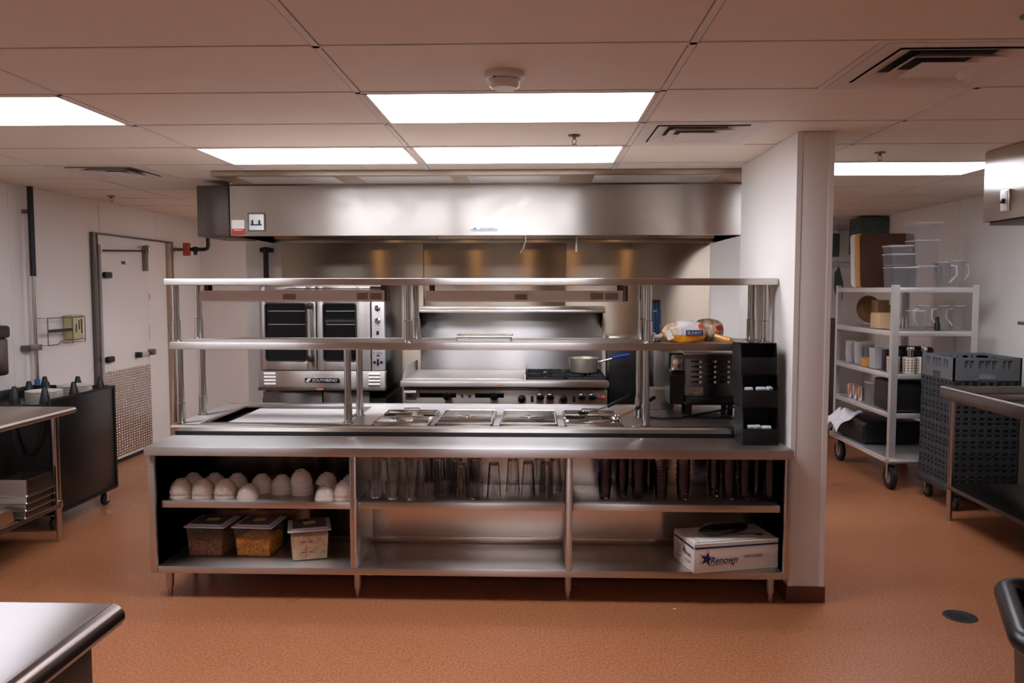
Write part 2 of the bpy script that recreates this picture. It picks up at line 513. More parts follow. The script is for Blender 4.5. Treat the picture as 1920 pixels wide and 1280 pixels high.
# wall pipe, bracket, wire rack
t = thing('wall_conduit', 'tall vertical pipe on the left wall, dark above and bright metal below', 'pipe', (-3.89, 6.08, .86))
MB().cyl((-3.89,6.08,1.72), (-3.89,6.08,2.405), .022).build('upper_pipe', 'pipe_black', t)
MB().cyl((-3.89,6.08,.92), (-3.89,6.08,1.72), .017).build('lower_pipe', 'chrome_soft', t)
MB().cyl((-3.89,6.08,.86), (-3.89,6.08,.92), .022).build('fitting', 'logo_blue', t)
MB().box(-3.95, -3.87, 5.98, 6.13, 1.145, 1.19, .006).build('bracket', 'pipe_grey', t)
MB().box(-3.95, -3.905, 6.06, 6.10, 2.2, 2.23).build('clip', 'pipe_grey', t)
t = thing('glove_box_rack', 'wire wall rack with one glove box, mounted on the left wall beside the pipe', 'rack', (-3.95, 6.45, 1.17))
w = MB(); x = -3.86
for yy in (6.19, 6.53, 6.71):
    w.tube([(XL,yy,1.39),(x,yy,1.39),(x,yy,1.175),(XL,yy,1.175)], .004)
w.tube([(x,6.19,1.39),(x,6.71,1.39)], .004); w.tube([(x,6.19,1.175),(x,6.32,1.175),(x,6.37,1.20),(x,6.71,1.20)], .004)
w.build('wire_frame', 'pipe_grey', t)
MB().box(x-.004, x+.002, 6.19, 6.53, 1.275, 1.30).build('crossbar', 'pipe_black', t)
t = thing('glove_box', 'worn cream cardboard glove box held in the wire wall rack', 'box', (-3.9, 6.62, 1.205))
MB().box(-3.943, -3.868, 6.54, 6.70, 1.206, 1.405, .003).build('carton', 'cream_card', t)
MB().box(-3.868, -3.866, 6.585, 6.60, 1.26, 1.33).box(-3.868, -3.866, 6.63, 6.645, 1.28, 1.36).box(-3.868,-3.866,6.665,6.68,1.25,1.37).build('slot', 'black_ink', t)
t = thing('towel_dispenser', 'dark wall dispenser cut by the left edge of the view', 'dispenser', (-3.95, 5.55, 1.0))
MB().box(-3.95, -3.82, 5.36, 5.66, 1.0, 1.27, .02).build('body', 'steel_dark', t)
MB().box(-3.95, -3.80, 5.36, 5.66, 1.27, 1.36, .02).build('cover', 'black_plastic', t)
MB().lathe([(0,0),(.03,0),(.03,.02),(.015,.05),(0,.05)], (-3.87,5.6,1.36), 16).build('knob', 'chrome', t)

# gas pipe with valve at the far left
t = thing('gas_valve_pipe', 'short pipe with an orange valve turning up behind the hood cabinet', 'pipe', (-3.95, 8.527, 2.05))
Y = 8.60
MB().cyl((-3.95,Y,2.05), (-3.80,Y,2.05), .018).build('stub_pipe', 'pipe_grey', t)
MB().cyl((-3.95,Y,2.05), (-3.935,Y,2.05), .035).build('wall_flange', 'chrome_soft', t)
MB().box(-3.82, -3.755, Y-.05, Y+.02, 1.98, 2.12, .01).build('valve', 'valve_orange', t)
MB().tube([(-3.76,Y,2.05),(-3.60,Y,2.05),(-3.57,Y,2.06),(-3.56,Y,2.09),(-3.56,Y,2.40)], .02, 12).build('riser', 'pipe_black', t)
MB().cyl((-3.70,Y,2.05), (-3.70,Y,1.99), .02).box(-3.725,-3.675,Y-.02,Y+.02,2.02,2.08,.008).build('tee_fitting', 'pipe_black', t)

# ------------------------------------------------------------------ front counter cabinet
CX0, CX1, CY0, CY1 = -2.03, 1.295, 4.02, 4.36
t = thing('storage_counter', 'long open stainless steel counter cabinet in the foreground, three bays on tapered feet', 'counter', (-.36, 4.2, 0))
ct = MB(); ct.box(CX0, CX1, CY0, CY1-.005, .762, .81, .006)
ct.build('countertop', 'steel_counter', t)
MB().box(-2.015, -1.985, 4.045, 4.50, .142, .762).build('side_panel', 'inside_shaded', t)
MB().box(1.262, 1.29, 4.045, 4.50, .142, .762).build('side_panel', 'inside_shaded', t)
MB().box(-.965, -.932, 4.04, 4.46, .176, .762, .002).build('divider', 'steel_cabinet', t)
MB().box(.150, .183, 4.04, 4.46, .176, .762, .002).build('divider', 'steel_cabinet', t)
MB().box(-2.018, -1.983, 4.038, 4.06, .138, .762, .002).build('front_post', 'steel_cabinet', t)
MB().box(1.258, 1.291, 4.038, 4.06, .138, .762, .002).build('front_post', 'steel_cabinet', t)
MB().box(-1.982, 1.257, 4.04, 4.468, .138, .176, .004).build('bottom_shelf', 'steel_cabinet', t)
for a, b2 in ((-1.963,-.967), (-.93,.148), (.185,1.245)):
    MB().box(a, b2, 4.068, 4.47, .478, .516, .004).build('middle_shelf', 'steel_cabinet', t)
MB().box(-1.985, -.95, 4.47, 4.48, .176, .762).build('back_panel', 'inside_shaded', t)  # left bay backed with the darker steel to paint its shade
MB().box(-.948, 1.262, 4.47, 4.48, .176, .762).build('back_panel', 'steel_inside', t)
MB().box(-1.985, 1.262, 4.452, 4.47, .176, .215, .004).build('back_ledge', 'steel_inside', t)
def foot(x, y, z1=.14):
    return MB().lathe([(0,0),(.011,0),(.013,.012),(.013,.04),(.0185,.043),(.0195,.05),(.0205,z1-.012),(.034,z1-.01),(.034,z1),(0,z1)], (x,y,0), 20)
for x in (-1.95, -.945, .165, 1.215):
    foot(x, 4.11).build('foot', 'foot_metal', t); foot(x, 4.42).build('foot', 'foot_metal', t)

# ------------------------------------------------------------------ chef table behind the counter
TY0, TY1, TZ = 4.36, 5.19, .865
t = thing('serving_table', 'raised stainless steel steam table behind the front counter, under the double shelf', 'table', (-.36, 4.8, 0))
WX0, WX1, WY0, WY1 = -1.86, -1.09, 4.43, 5.03     # cold well opening
mb = MB()
def frame_top(mb, holes, x0, x1, y0, y1, z0, z1):
    xs = sorted({x0, x1, *[h[0] for h in holes], *[h[1] for h in holes]})
    for a, b2 in zip(xs, xs[1:]):
        hs = [h for h in holes if h[0] <= a+1e-6 and h[1] >= b2-1e-6]
        if not hs: mb.box(a, b2, y0, y1, z0, z1)
        else:
            h = hs[0]
            mb.box(a, b2, y0, h[2], z0, z1); mb.box(a, b2, h[3], y1, z0, z1)
PX = [(-.905,-.605), (-.555,-.255), (-.195,.105), (.165,.465)]
holes = [(WX0,WX1,WY0,WY1)] + [(a,b2,4.385,4.835) for a, b2 in PX]
frame_top(mb, holes, CX0-.01, CX1, TY0+.008, TY1, TZ-.03, TZ)
mb.build('tabletop', 'steel_counter', t)
MB().prism([(TY0,TZ-.012),(TY0+.012,TZ),(TY0+.03,TZ),(TY0+.03,TZ-.034),(TY0+.004,TZ-.034)], 'x', CX0-.012, CX1).build('front_edge', 'chrome_soft', t)
MB().box(CX0+.01, CX1-.005, 4.368, 4.380, .764, TZ-.031).build('gap_shade', 'black_enamel', t)  # black strip painting the shadow gap below the table edge
MB().box(CX0-.01, CX1, TY1, TY1+.012, TZ-.03, TZ+.006, .003).build('back_edge', 'steel', t)
MB().box(-1.985, 1.26, 4.53, TY1-.03, .16, TZ-.25).build('body', 'steel_dark', t)
MB().box(WX0-.02, WX0, WY0-.02, WY1+.02, TZ-.092, TZ-.001).build('well_wall', 'chrome_soft', t)
MB().box(WX1, WX1+.02, WY0-.02, WY1+.02, TZ-.092, TZ-.001).build('well_wall', 'chrome_soft', t)
MB().box(WX0, WX1, WY1, WY1+.02, TZ-.092, TZ-.001).build('well_wall', 'chrome_soft', t)
MB().box(WX0, WX1, WY0-.02, WY0, TZ-.092, TZ-.001).build('well_wall', 'chrome_soft', t)
MB().box(WX0, WX1, WY0, WY1, TZ-.098, TZ-.092).build('well_floor', 'steel_dark', t)
for x in (-1.62, -1.34):
    MB().box(x-.012, x+.012, WY0+.001, WY1-.001, TZ-.03, TZ-.018, .002).build('adapter_bar', 'chrome_soft', t)
rm = MB()
for a, b2, c, d2 in ((WX0-.03,WX1+.03,WY0-.035,WY0),(WX0-.03,WX1+.03,WY1,WY1+.03),(WX0-.03,WX0,WY0,WY1),(WX1,WX1+.03,WY0,WY1)):
    rm.box(a, b2, c, d2, TZ, TZ+.006, .002)
rm.build('well_rim', 'chrome_soft', t)
for x in (-1.93, -.5, .9):
    for y in (4.6, 5.1): foot(x, y, .16).build('foot', 'foot_metal', t)
MB().box(.52, .56, 4.372, 4.40, TZ, TZ+.004, .001).build('joint_plate', 'steel', t)

o = MB().box(-1.77, -1.115, 4.46, 5.02, TZ-.018, TZ-.004, .004).build('cutting_board', 'white_sheet')  # flat white sheet laid in the well just under the rim
tag(o, 'white sheet lying across the open well of the steel table', 'cutting board')

# steam table pans and lids
def pan(x0, x1, label, group='food pans set into the steam table'):
    t = thing('steam_pan', label, 'food pan', ((x0+x1)/2, 4.61, TZ), group=group)
    mb = MB(); z = TZ+.005
    mb.box(x0-.012, x1+.012, 4.372, 4.39, z-.004, z+.003, .002); mb.box(x0-.012, x1+.012, 4.83, 4.85, z-.004, z+.003, .002)
    mb.box(x0-.012, x0+.004, 4.372, 4.85, z-.004, z+.003, .002); mb.box(x1-.004, x1+.012, 4.372, 4.85, z-.004, z+.003, .002)
    mb.box(x0+.004, x0+.006, 4.392, 4.828, TZ-.09, z); mb.box(x1-.006, x1-.004, 4.392, 4.828, TZ-.09, z)
    mb.box(x0+.006, x1-.006, 4.392, 4.394, TZ-.09, z); mb.box(x0+.006, x1-.006, 4.826, 4.828, TZ-.09, z)
    mb.box(x0+.006, x1-.006, 4.392, 4.828, TZ-.092, TZ-.09)
    mb.build('pan_body', 'chrome_soft', t)
    return t
def lid(x0, x1, y0, y1, label, handle='dish', tilt=0.):
    t = thing('pan_lid', label, 'pan lid', ((x0+x1)/2, (y0+y1)/2, TZ+.009), group='stainless steel pan lids')
    z = TZ+.0085; cx, cy = (x0+x1)/2, (y0+y1)/2
    mb = MB()
    mb.box(x0, x1, y0, y1, z, z+.005, .002)
    mb.box(x0+.02, x1-.02, y0+.02, y1-.02, z+.005, z+.010, .004)
    mb.build('lid_plate', 'chrome_soft', t)
    rim = MB()
    rim.tube([(x0+.006,y0+.006,z+.007),(x1-.006,y0+.006,z+.007),(x1-.006,y1-.006,z+.007),(x0+.006,y1-.006,z+.007)], .005, 8, True)
    rim.build('lid_rim', 'chrome', t)
    if handle == 'dish':
        MB().lathe([(.055,z+.0112),(.05,z+.013),(.042,z+.0115),(.02,z+.0105),(0,z+.0105)], (cx,cy,0), 28).build('handle_dish', 'chrome', t)
        MB().box(cx-.008, cx+.008, cy-.045, cy+.045, z+.0125, z+.020, .003).build('handle', 'chrome', t)
    else:
        MB().tube([(cx-.05,cy,z+.008),(cx-.045,cy,z+.03),(cx+.045,cy,z+.03),(cx+.05,cy,z+.008)], .004).build('handle', 'chrome', t)
    return t
pan(*PX[0], 'leftmost steam table pan, holding an uncovered ladle pan')
pan(*PX[1], 'second steam table pan from the left')
pan(*PX[2], 'third steam table pan from the left')
pan(*PX[3], 'rightmost steam table pan, with ladles resting in it')
lid(PX[0][0]-.008, PX[0][1]+.008, 4.374, 4.60, 'half size pan lid in front on the leftmost steam pan', 'loop')
lid(PX[1][0]-.008, PX[1][1]+.008, 4.376, 4.846, 'full pan lid with a round recessed handle, second from the left on the steam table')
lid(PX[2][0]-.008, PX[2][1]+.008, 4.376, 4.846, 'full pan lid with a round recessed handle, third from the left on the steam table')
lid(PX[3][0]-.008, PX[3][1]+.008, 4.374, 4.52, 'narrow front pan lid on the rightmost steam pan', 'loop')
lid(PX[3][0]-.008, PX[3][1]+.008, 4.70, 4.846, 'narrow rear pan lid on the rightmost steam pan', 'loop')
lid(PX[0][0]-.008, PX[0][1]+.008, 4.71, 4.846, 'narrow rear pan lid on the leftmost steam pan', 'loop')
t = thing('small_bowl', 'small round white lid resting over the leftmost steam pan', 'lid', (-.72, 4.66, TZ+.02))
MB().lathe([(0,0),(.05,0),(.058,.006),(.05,.012),(.015,.016),(.012,.03),(0,.032)], (-.72,4.66,TZ+.0), 24).build('dome', 'ceramic', t)
def ladle(x, y, rz, label, black=True):
    t = thing('ladle', label, 'ladle', (x, y, TZ+.02), rz, 'ladles in the steam table')
    MB().lathe([(0,0),(.02,.003),(.03,.014),(.033,.028),(.031,.028),(.028,.014),(.018,.006),(0,.004)], (0,0,0), 20).build('bowl', 'chrome', t, local=True)
    MB().tube([(.031,0,.026),(.08,0,.035),(.14,0,.055)], .004).build('rod', 'chrome', t, local=True)
    MB().tube([(.14,0,.055),(.20,0,.085),(.27,0,.115)], .011, 10).build('handle', 'black_plastic' if black else 'steel', t, local=True)
ladle(.27, 4.63, R(2), 'black handled ladle lying across the rightmost steam pan towards the rear')
ladle(.44, 4.47, R(28), 'black handled ladle standing up from the front of the rightmost steam pan')

# ------------------------------------------------------------------ double overshelf
t = thing('double_overshelf', 'two tier stainless steel overshelf on round posts above the steam table', 'shelf', (-.36, 4.6, TZ))
MB().box(-2.055, 1.294, 4.35, 4.82, 1.643, 1.679, .004).build('upper_shelf', 'steel', t)
MB().box(-2.04, 1.294, 4.36, 4.82, 1.287, 1.327, .004).build('lower_shelf', 'steel', t)
def post(x, y, z0, z1):
    m = MB()
    m.lathe([(.031,z0),(.031,z0+.006),(.0235,z0+.008),(.0235,z0+.105),(.0235,z0+.118),(.0195,z0+.121),(.0195,z1)], (x,y,0), 20)
    m.build('post', 'steel_v', t)
for y in (4.42, 4.72):
    for x in (-2.008, -1.058, .603, 1.235): post(x, y, TZ, 1.287)
    for x in (-2.022, -.717, .612, 1.25): post(x, y, 1.327, 1.643)

def strip(x0, x1, label, boards):
    t = thing('heat_strip', label, 'heat lamp strip', ((x0+x1)/2, 4.57, 1.60), group='infrared strip warmers')
    MB().prism([(4.55,1.612),(4.55,1.556),(4.575,1.548),(4.66,1.548),(4.66,1.612)], 'x', x0, x1).build('housing', 'strip_metal', t)
    for x in (x0+.03, x1-.012):
        MB().box(x-.012, x+.012, 4.57, 4.63, 1.612, 1.643).build('hanger', 'steel_dark', t)
    MB().box(x1+.001, x1+.03, 4.56, 4.62, 1.55, 1.64, .003).build('end_box', 'steel_dark', t)
    for a, b2, z0, z1 in boards:
        p = MB().box(a, b2, 4.5485, 4.55, z0, z1).build('label_plate', 'label_tan', t)
        ln = MB(); n = 5
        for i in range(n):
            z = z0 + (z1-z0)*(i+1)/(n+1)
            ln.box(a+.006, b2-.006, 4.548, 4.5485, z-.0012, z+.0012)
        ln.build('print', 'label_line', p)
strip(-1.94, -.873, 'infrared strip warmer hanging at the left under the upper shelf', [(-1.458,-1.38,1.56,1.594),(-1.03,-.965,1.56,1.6),(-.955,-.885,1.56,1.6)])
strip(-.635, .485, 'infrared strip warmer hanging at centre right under the upper shelf', [(-.127,-.055,1.56,1.592),(.30,.375,1.56,1.6),(.385,.46,1.56,1.6)])
t = thing('cooling_rack', 'wire cooling rack on a sheet tray lying on top of the left strip warmer', 'cooling rack', (-1.18, 4.6, 1.612))
MB().box(-1.50, -.88, 4.545, 4.665, 1.6125, 1.617, .002).build('tray', 'chrome_soft', t)
w = MB()
for i in range(40):
    x = -1.44 + i*.0138
    w.tube([(x,4.555,1.621),(x,4.60,1.627),(x,4.655,1.621)], .0018, 5)
for y in (4.555, 4.605, 4.655): w.tube([(-1.45,y,1.6205),(-.895,y,1.6205)], .002, 5)
w.build('wire_grid', 'pot_aluminium', t)

# sheet tray with food on the middle shelf
t = thing('sheet_tray', 'small aluminium sheet tray on the middle shelf', 'tray', (-.297, 4.52, 1.327))
def tray(mb, x0, x1, y0, y1, z, h, w=.012, th=.002):
    f = .01
    mb.box(x0+f, x1-f, y0+f, y1-f, z, z+th)
    for (a, b2, c, d2) in ((x0+f,x1-f,y0+f,y0+f+th),(x0+f,x1-f,y1-f-th,y1-f),(x0+f,x0+f+th,y0+f,y1-f),(x1-f-th,x1-f,y0+f,y1-f)):
        mb.box(a, b2, c, d2, z, z+h)
    mb.tube([(x0+.004,y0+.004,z+h),(x1-.004,y0+.004,z+h),(x1-.004,y1-.004,z+h),(x0+.004,y1-.004,z+h)], .004, 8, True)
    return mb
tray(MB(), -.457, -.137, 4.44, 4.66, 1.3275, .03).build('pan_body', 'aluminium', t)
fm = MB()
for i in range(60):
    a = -.43 + random.random()*.19; c = 4.47+random.random()*.15; hz = 1.331+random.random()*.018
    ang = random.random()*PI
    fm.box(-.028, .028, -.005, .005, 0, .008, .002, M=Matrix.Translation((a,c,hz)) @ Matrix.Rotation(ang,4,'Z') @ Matrix.Rotation(random.uniform(-.2,.2),4,'Y'), seg=1)
o = fm.build('fries', 'fries'); tag(o, 'pale yellow fries piled in the small aluminium tray', 'food', kind='stuff')

# spray can
t = thing('spray_can', 'blue cooking spray can on the middle shelf beside the post', 'spray can', (.668, 4.50, 1.327))
MB().lathe([(0,1.3275),(.025,1.3275),(.027,1.332),(.027,1.505),(.024,1.515),(.0,1.516)], (.668,4.5,0), 28).build('can_body', 'can_blue', t)
MB().lathe([(.0235,1.512),(.0235,1.555),(.021,1.5615),(0,1.562)], (.668,4.5,0), 28).build('cap', 'can_blue_dark', t)
MB().lathe([(.0275,1.334),(.0278,1.338),(.0275,1.342)], (.668,4.5,0), 28).build('bottom_ring', 'chrome_soft', t)
def curved_patch(cx, cy, r, a0, a1, z0, z1, n=6):
    mb = MB(); vs = []; fs = []
    for i in range(n+1):
        a = a0+(a1-a0)*i/n
        vs += [(cx+r*math.sin(a), cy-r*math.cos(a), z0), (cx+r*math.sin(a), cy-r*math.cos(a), z1)]
    for i in range(n): fs.append((2*i, 2*i+2, 2*i+3, 2*i+1))
    mb._add(vs, fs)
    for q in mb.bm.faces: q.smooth = True
    return mb
curved_patch(.668, 4.5, .0274, R(-75), R(-15), 1.345, 1.378).build('label', 'packet_white', t)
curved_patch(.668, 4.5, .0277, R(-68), R(-22), 1.350, 1.372).build('print', 'label_line', t)
curved_patch(.668, 4.5, .0274, R(28), R(80), 1.342, 1.425).build('picture_label', 'wood_tan', t)
curved_patch(.668, 4.5, .0274, R(-60), R(-5), 1.497, 1.500).build('print', 'packet_white', t)

# bread bags
def loaf_mesh(L, W, H2, seed, nx=28, na=20):
    rnd = random.Random(seed); mb = MB(); rings = []
    for i in range(nx+1):
        u = i/nx; x = (u-.5)*L
        env = min(1, (math.sin(PI*min(u, .999))+.001)**.35)
        if u < .14: env *= .35+.65*(u/.14)
        ring = []
        for k in range(na):
            a = 2*PI*k/na
            c, s_ = math.cos(a), math.sin(a)
            y = (abs(c)**.75)*(1 if c > 0 else -1)*W/2*env
            z = (abs(s_)**.7)*(1 if s_ > 0 else -1)*H2/2
            z = z*env if s_ > 0 else z*(.92*env+.08)
            j = 1+.05*math.sin(9*u+3*a+seed)+rnd.uniform(-.025,.025)
            ring.append(mb.bm.verts.new((x, y*j, max(0, H2/2+z*j))))
        rings.append(ring)
    for A, B in zip(rings, rings[1:]):
        for k in range(na): mb.bm.faces.new([A[k], B[k], B[(k+1)%na], A[(k+1)%na]])
    mb.bm.faces.new(rings[0][::-1]); mb.bm.faces.new(rings[-1])
    bmesh.ops.recalc_face_normals(mb.bm, faces=mb.bm.faces[:])
    for q in mb.bm.faces: q.smooth = True
    return mb
t = thing('bread_bag', 'yellow and white bag of sandwich bread lying in front on the middle shelf', 'bread bag', (.815, 4.47, 1.328), R(4))
loaf_mesh(.25, .13, .115, 3).build('bag', 'bread_bag', t, local=True)
# printed front panel follows the front bulge
def front_panel(x0, x1, z0, z1, W, mtl, name, parent, y=-.0655):
    mb = MB()
    mb.prism([(x0,z0),(x1,z0),(x1+.002,(z0+z1)/2),(x1,z1),(x0,z1),(x0-.002,(z0+z1)/2)], 'y', y, y+.004)
    return mb.build(name, mtl, parent, local=True)
mat('bag_yellow', (240,168,36), .3); mat('bag_white', (232,224,220), .3)
def loaf_patch(L, W, H2, seed, x0, x1, z0, z1, off):
    mb = loaf_mesh(L, W, H2, seed, 56, 40)
    kill = []
    mb.bm.normal_update()
    for f in mb.bm.faces:
        c = f.calc_center_median()
        if len(f.verts) != 4 or c.y > -.004 or not (x0 <= c.x <= x1) or not (z0 <= c.z <= z1): kill.append(f)
    bmesh.ops.delete(mb.bm, geom=kill, context='FACES')
    mb.bm.normal_update()
    for v in mb.bm.verts: v.co += v.normal*off
    return mb
loaf_patch(.25, .13, .115, 3, -.115, .118, .0, .048, .004).build('yellow_band', 'bag_yellow', t, local=True)
loaf_patch(.25, .13, .115, 3, -.045, .104, .046, .118, .0045).build('white_panel', 'bag_white', t, local=True)
np_ = MB().box(-.005, .088, -.0765, -.066, .040, .068).build('name_plate', 'navy', t, local=True)
def tloc(x, y, z, rz=0, tilt=0): return Matrix.Translation((x,y,z)) @ Matrix.Rotation(R(90), 4, 'X') @ Matrix.Rotation(tilt, 4, 'Z')
text('BUNNY', .08, .018, tloc(.0415,-.0775,.054), 'packet_white', t)
text('Sandwich', .098, .020, tloc(.044,-.0760,.024), 'orange_ink', t)
MB().cyl((.080,-.0725,.090), (.080,-.05,.090), .013).build('seal', 'orange_ink', t, local=True)
MB().box(-.085, -.052, -.058, -.054, .05, .10, M=Matrix.Rotation(R(-24),4,'Y')).build('side_print', 'bag_white', t, local=True)
MB().tube([(-.12,0,.04),(-.14,.003,.03),(-.165,.0,.03)], .012, 8).build('bag_neck', 'bag_clear', t, local=True)
t = thing('bread_bag', 'second bread bag turned end on behind the yellow sandwich bread bag', 'bread bag', (.985, 4.63, 1.328), R(108))
loaf_mesh(.24, .13, .125, 8).build('bag', 'bread_bag', t, local=True)
MB().cyl((-.128,.0,.075), (-.10,.0,.075), .015).build('seal', 'red_ink', t, local=True)
MB().tube([(-.11,.02,.03),(-.135,.0,.022),(-.16,-.02,.014),(-.185,-.035,.012)], .014, 8).build('bag_neck', 'bag_yellow', t, local=True)

# ------------------------------------------------------------------ black toaster-like warmer on the table
t = thing('toaster', 'black countertop toaster seen from its slotted back, right end of the steel table', 'toaster', (1.03, 4.85, TZ))
MB().box(.885, 1.20, 4.78, 5.02, .985, 1.235, .006).build('back_panel', 'steel_dark', t)
MB().box(.875, 1.21, 4.77, 5.03, 1.232, 1.244, .004).build('top_panel', 'steel', t)
MB().prism([(4.82,.93),(4.82,1.10),(4.86,1.14),(4.86,1.235),(5.02,1.235),(5.02,.93)], 'x', .80, .884).build('side_shell', 'black_enamel', t)
MB().box(.81, .884, 4.83, 4.858, 1.13, 1.225, .01).build('chrome_cover', 'chrome', t)
MB().box(.895, 1.20, 4.80, 5.02, .925, .984, .008).build('base', 'black_enamel', t)
for x in (.905, 1.15):
    for y in (4.82, 4.98): MB().box(x, x+.03, y, y+.03, TZ+.001, .925, .003).build('leg', 'black_rubber', t)
for cx in (.935, 1.02, 1.10):
    for k in range(5):
        z = 1.068+k*.0305
        MB().box(cx-.02, cx+.03, 4.776, 4.781, z-.004, z+.005, .002).build('slot', 'black_gloss', t)
        MB().lathe([(.0,0),(.006,.001),(.008,.004),(.0,.008)], (cx+.042,4.78,z), 10, 'y').build('slot_lip', 'chrome', t)
pl = MB().box(.90, .99, 4.7765, 4.78, .988, 1.036).build('rating_plate', 'label_tan', t)
MB().box(.906, .915, 4.776, 4.7765, .993, 1.001).box(.922,.932,4.776,4.7765,.993,1.001).box(.975,.983,4.776,4.7765,.993,.999).box(.91,.97,4.776,4.7765,1.022,1.024).box(.91,.95,4.776,4.7765,1.014,1.0155).build('print', 'black_ink', pl)
o = MB().tube([(.62,4.68,TZ+.008),(.72,4.63,TZ+.006),(.84,4.65,TZ+.006),(.92,4.72,TZ+.012),(1.05,4.745,TZ+.03),(1.17,4.745,TZ+.06)], .006).build('power_cord', 'black_rubber')
tag(o, 'black power cord lying on the steel table in front of the toaster', 'cord')
o = MB().box(.86, 1.18, 4.66, 4.73, TZ, TZ+.008, .003).build('crumb_tray', 'black_enamel'); tag(o, 'thin black tray lying in front of the toaster feet', 'tray')

# black bins, three high
def bin_(x, y, z, h, label, packets):
    t = thing('storage_bin', label, 'storage bin', (x, y, z), group='stacked black open front bins')
    w, dd = .185, .19
    MB().box(x-w/2, x+w/2, y, y+dd, z, z+.006).build('floor_panel', 'black_plastic', t)
    MB().prism([(y,z+.006),(y,z+.085),(y+.02,z+h-.008),(y+dd,z+h-.008),(y+dd,z+.006)], 'x', x-w/2, x-w/2+.004).build('side_panel', 'black_plastic', t)
    MB().prism([(y,z+.006),(y,z+.085),(y+.02,z+h-.008),(y+dd,z+h-.008),(y+dd,z+.006)], 'x', x+w/2-.004, x+w/2).build('side_panel', 'black_plastic', t)
    MB().box(x-w/2+.004, x+w/2-.004, y, y+.004, z+.006, z+.085, .001).build('front_lip', 'black_plastic', t)
    MB().box(x-w/2+.004, x+w/2-.004, y+dd-.004, y+dd, z+.006, z+h-.008).build('back_panel', 'black_plastic', t)
    MB().box(x-w/2-.003, x+w/2+.003, y+.02, y+dd+.002, z+h-.008, z+h-.001, .003).build('cover', 'black_gloss', t)
    return t
bin_(1.162, 4.150, .811, .20, 'bottom black bin of the stack of three on the counter', 1)
bin_(1.158, 4.158, 1.012, .17, 'middle black bin of the stack of three on the counter', 1)
bin_(1.150, 4.165, 1.183, .16, 'top black bin of the stack of three on the counter', 0)
def packet(x, y, z, label, rz=0, sx=.035):
    o = MB().box(-sx/2, sx/2, -.012, .012, -.008, .008, .003, M=Matrix.Rotation(rz,4,'Z') @ Matrix.Rotation(R(25),4,'X')).build('sugar_packet', 'packet_white', loc=None)
    o.location = (x, y, z)
    tag(o, label, 'packet', 'white packets in the black bins')
packet(1.115, 4.175, .902, 'left white packet in the bottom black bin')
packet(1.150, 4.175, .903, 'middle white packet in the bottom black bin', .3)
packet(1.195, 4.170, .900, 'right white packet in the bottom black bin', -.05, .048)
packet(1.210, 4.180, 1.105, 'crumpled white packet at the right of the middle black bin', .5, .03)
packet(1.10, 4.175, 1.101, 'flat white packet at the left of the middle black bin', 0, .045)
packet(1.165, 4.176, 1.102, 'flat white packet in the centre of the middle black bin', .1, .05)

# ------------------------------------------------------------------ contents of the counter
# bowls
bt = None
BP = [('bowl', [(0,.064),(.021,.064),(.0225,.069),(.0265,.069),(.028,.064),(.040,.055),(.050,.040),(.0555,.022),(.0565,.014),(.059,.012),(.059,0),(.055,0),(.052,.02),(.044,.039),(.032,.053),(0,.058)])]
def bowl_at(x, y, z, label, tilt=(0,0)):
    global bt
    if bt is None:
        bt = MB().lathe(BP[0][1], (0,0,0), 32).build('soup_bowl', 'ceramic'); o = bt
    else:
        o = bt.copy(); COL.objects.link(o)
    o.location = (x, y, z); o.rotation_euler = (tilt[0], tilt[1], 0)
    tag(o, label, 'bowl', 'upturned white bowls in the left bay')
SZ = .5165
fr = [(-1.893,4.145,2,'first'),(-1.775,4.145,2,'second'),(-1.655,4.145,2,'third'),(-1.53,4.135,1,'fourth'),(-1.112,4.13,1,'fifth'),(-1.012,4.135,2,'sixth')]
for x, y, n, w_ in fr:
    for k in range(n):
        pos = 'single bowl' if n == 1 else ('lower bowl' if k == 0 else 'upper bowl')
        bowl_at(x, y, SZ+.026*k, f'{pos}, {w_} from the left in the front row of white bowls')
bk = [(-1.885,4.275,2,'first'),(-1.765,4.275,2,'second'),(-1.64,4.275,2,'third'),(-1.50,4.265,2,'fourth'),(-1.385,4.25,2,'fifth'),(-1.268,4.235,2,'sixth'),(-1.135,4.265,1,'seventh'),(-1.01,4.275,2,'eighth')]
for x, y, n, w_ in bk:
    for k in range(n):
        pos = 'single bowl' if n == 1 else ('lower bowl' if k == 0 else 'upper bowl')
        bowl_at(x, y, SZ+.026*k, f'{pos}, {w_} from the left in the rear row of white bowls')
bowl_at(-1.272, 4.235, SZ+.06, 'topmost bowl of the tallest pile in the rear row of white bowls', (R(6),R(-5)))
bowl_at(-1.15, 4.27, SZ+.036, 'tilted white bowl resting on the seventh pile of the rear row', (R(-8),R(14)))

# glasses
def glass_proto(name, prof, mtl):
    return MB().lathe(prof, (0,0,0), 28).build(name, mtl)
TALL = [(0,.004),(.026,.004),(.028,.0),(.031,.004),(.036,.16),(.0385,.185),(.036,.185),(.0335,.16),(.028,.014),(0,.012)]
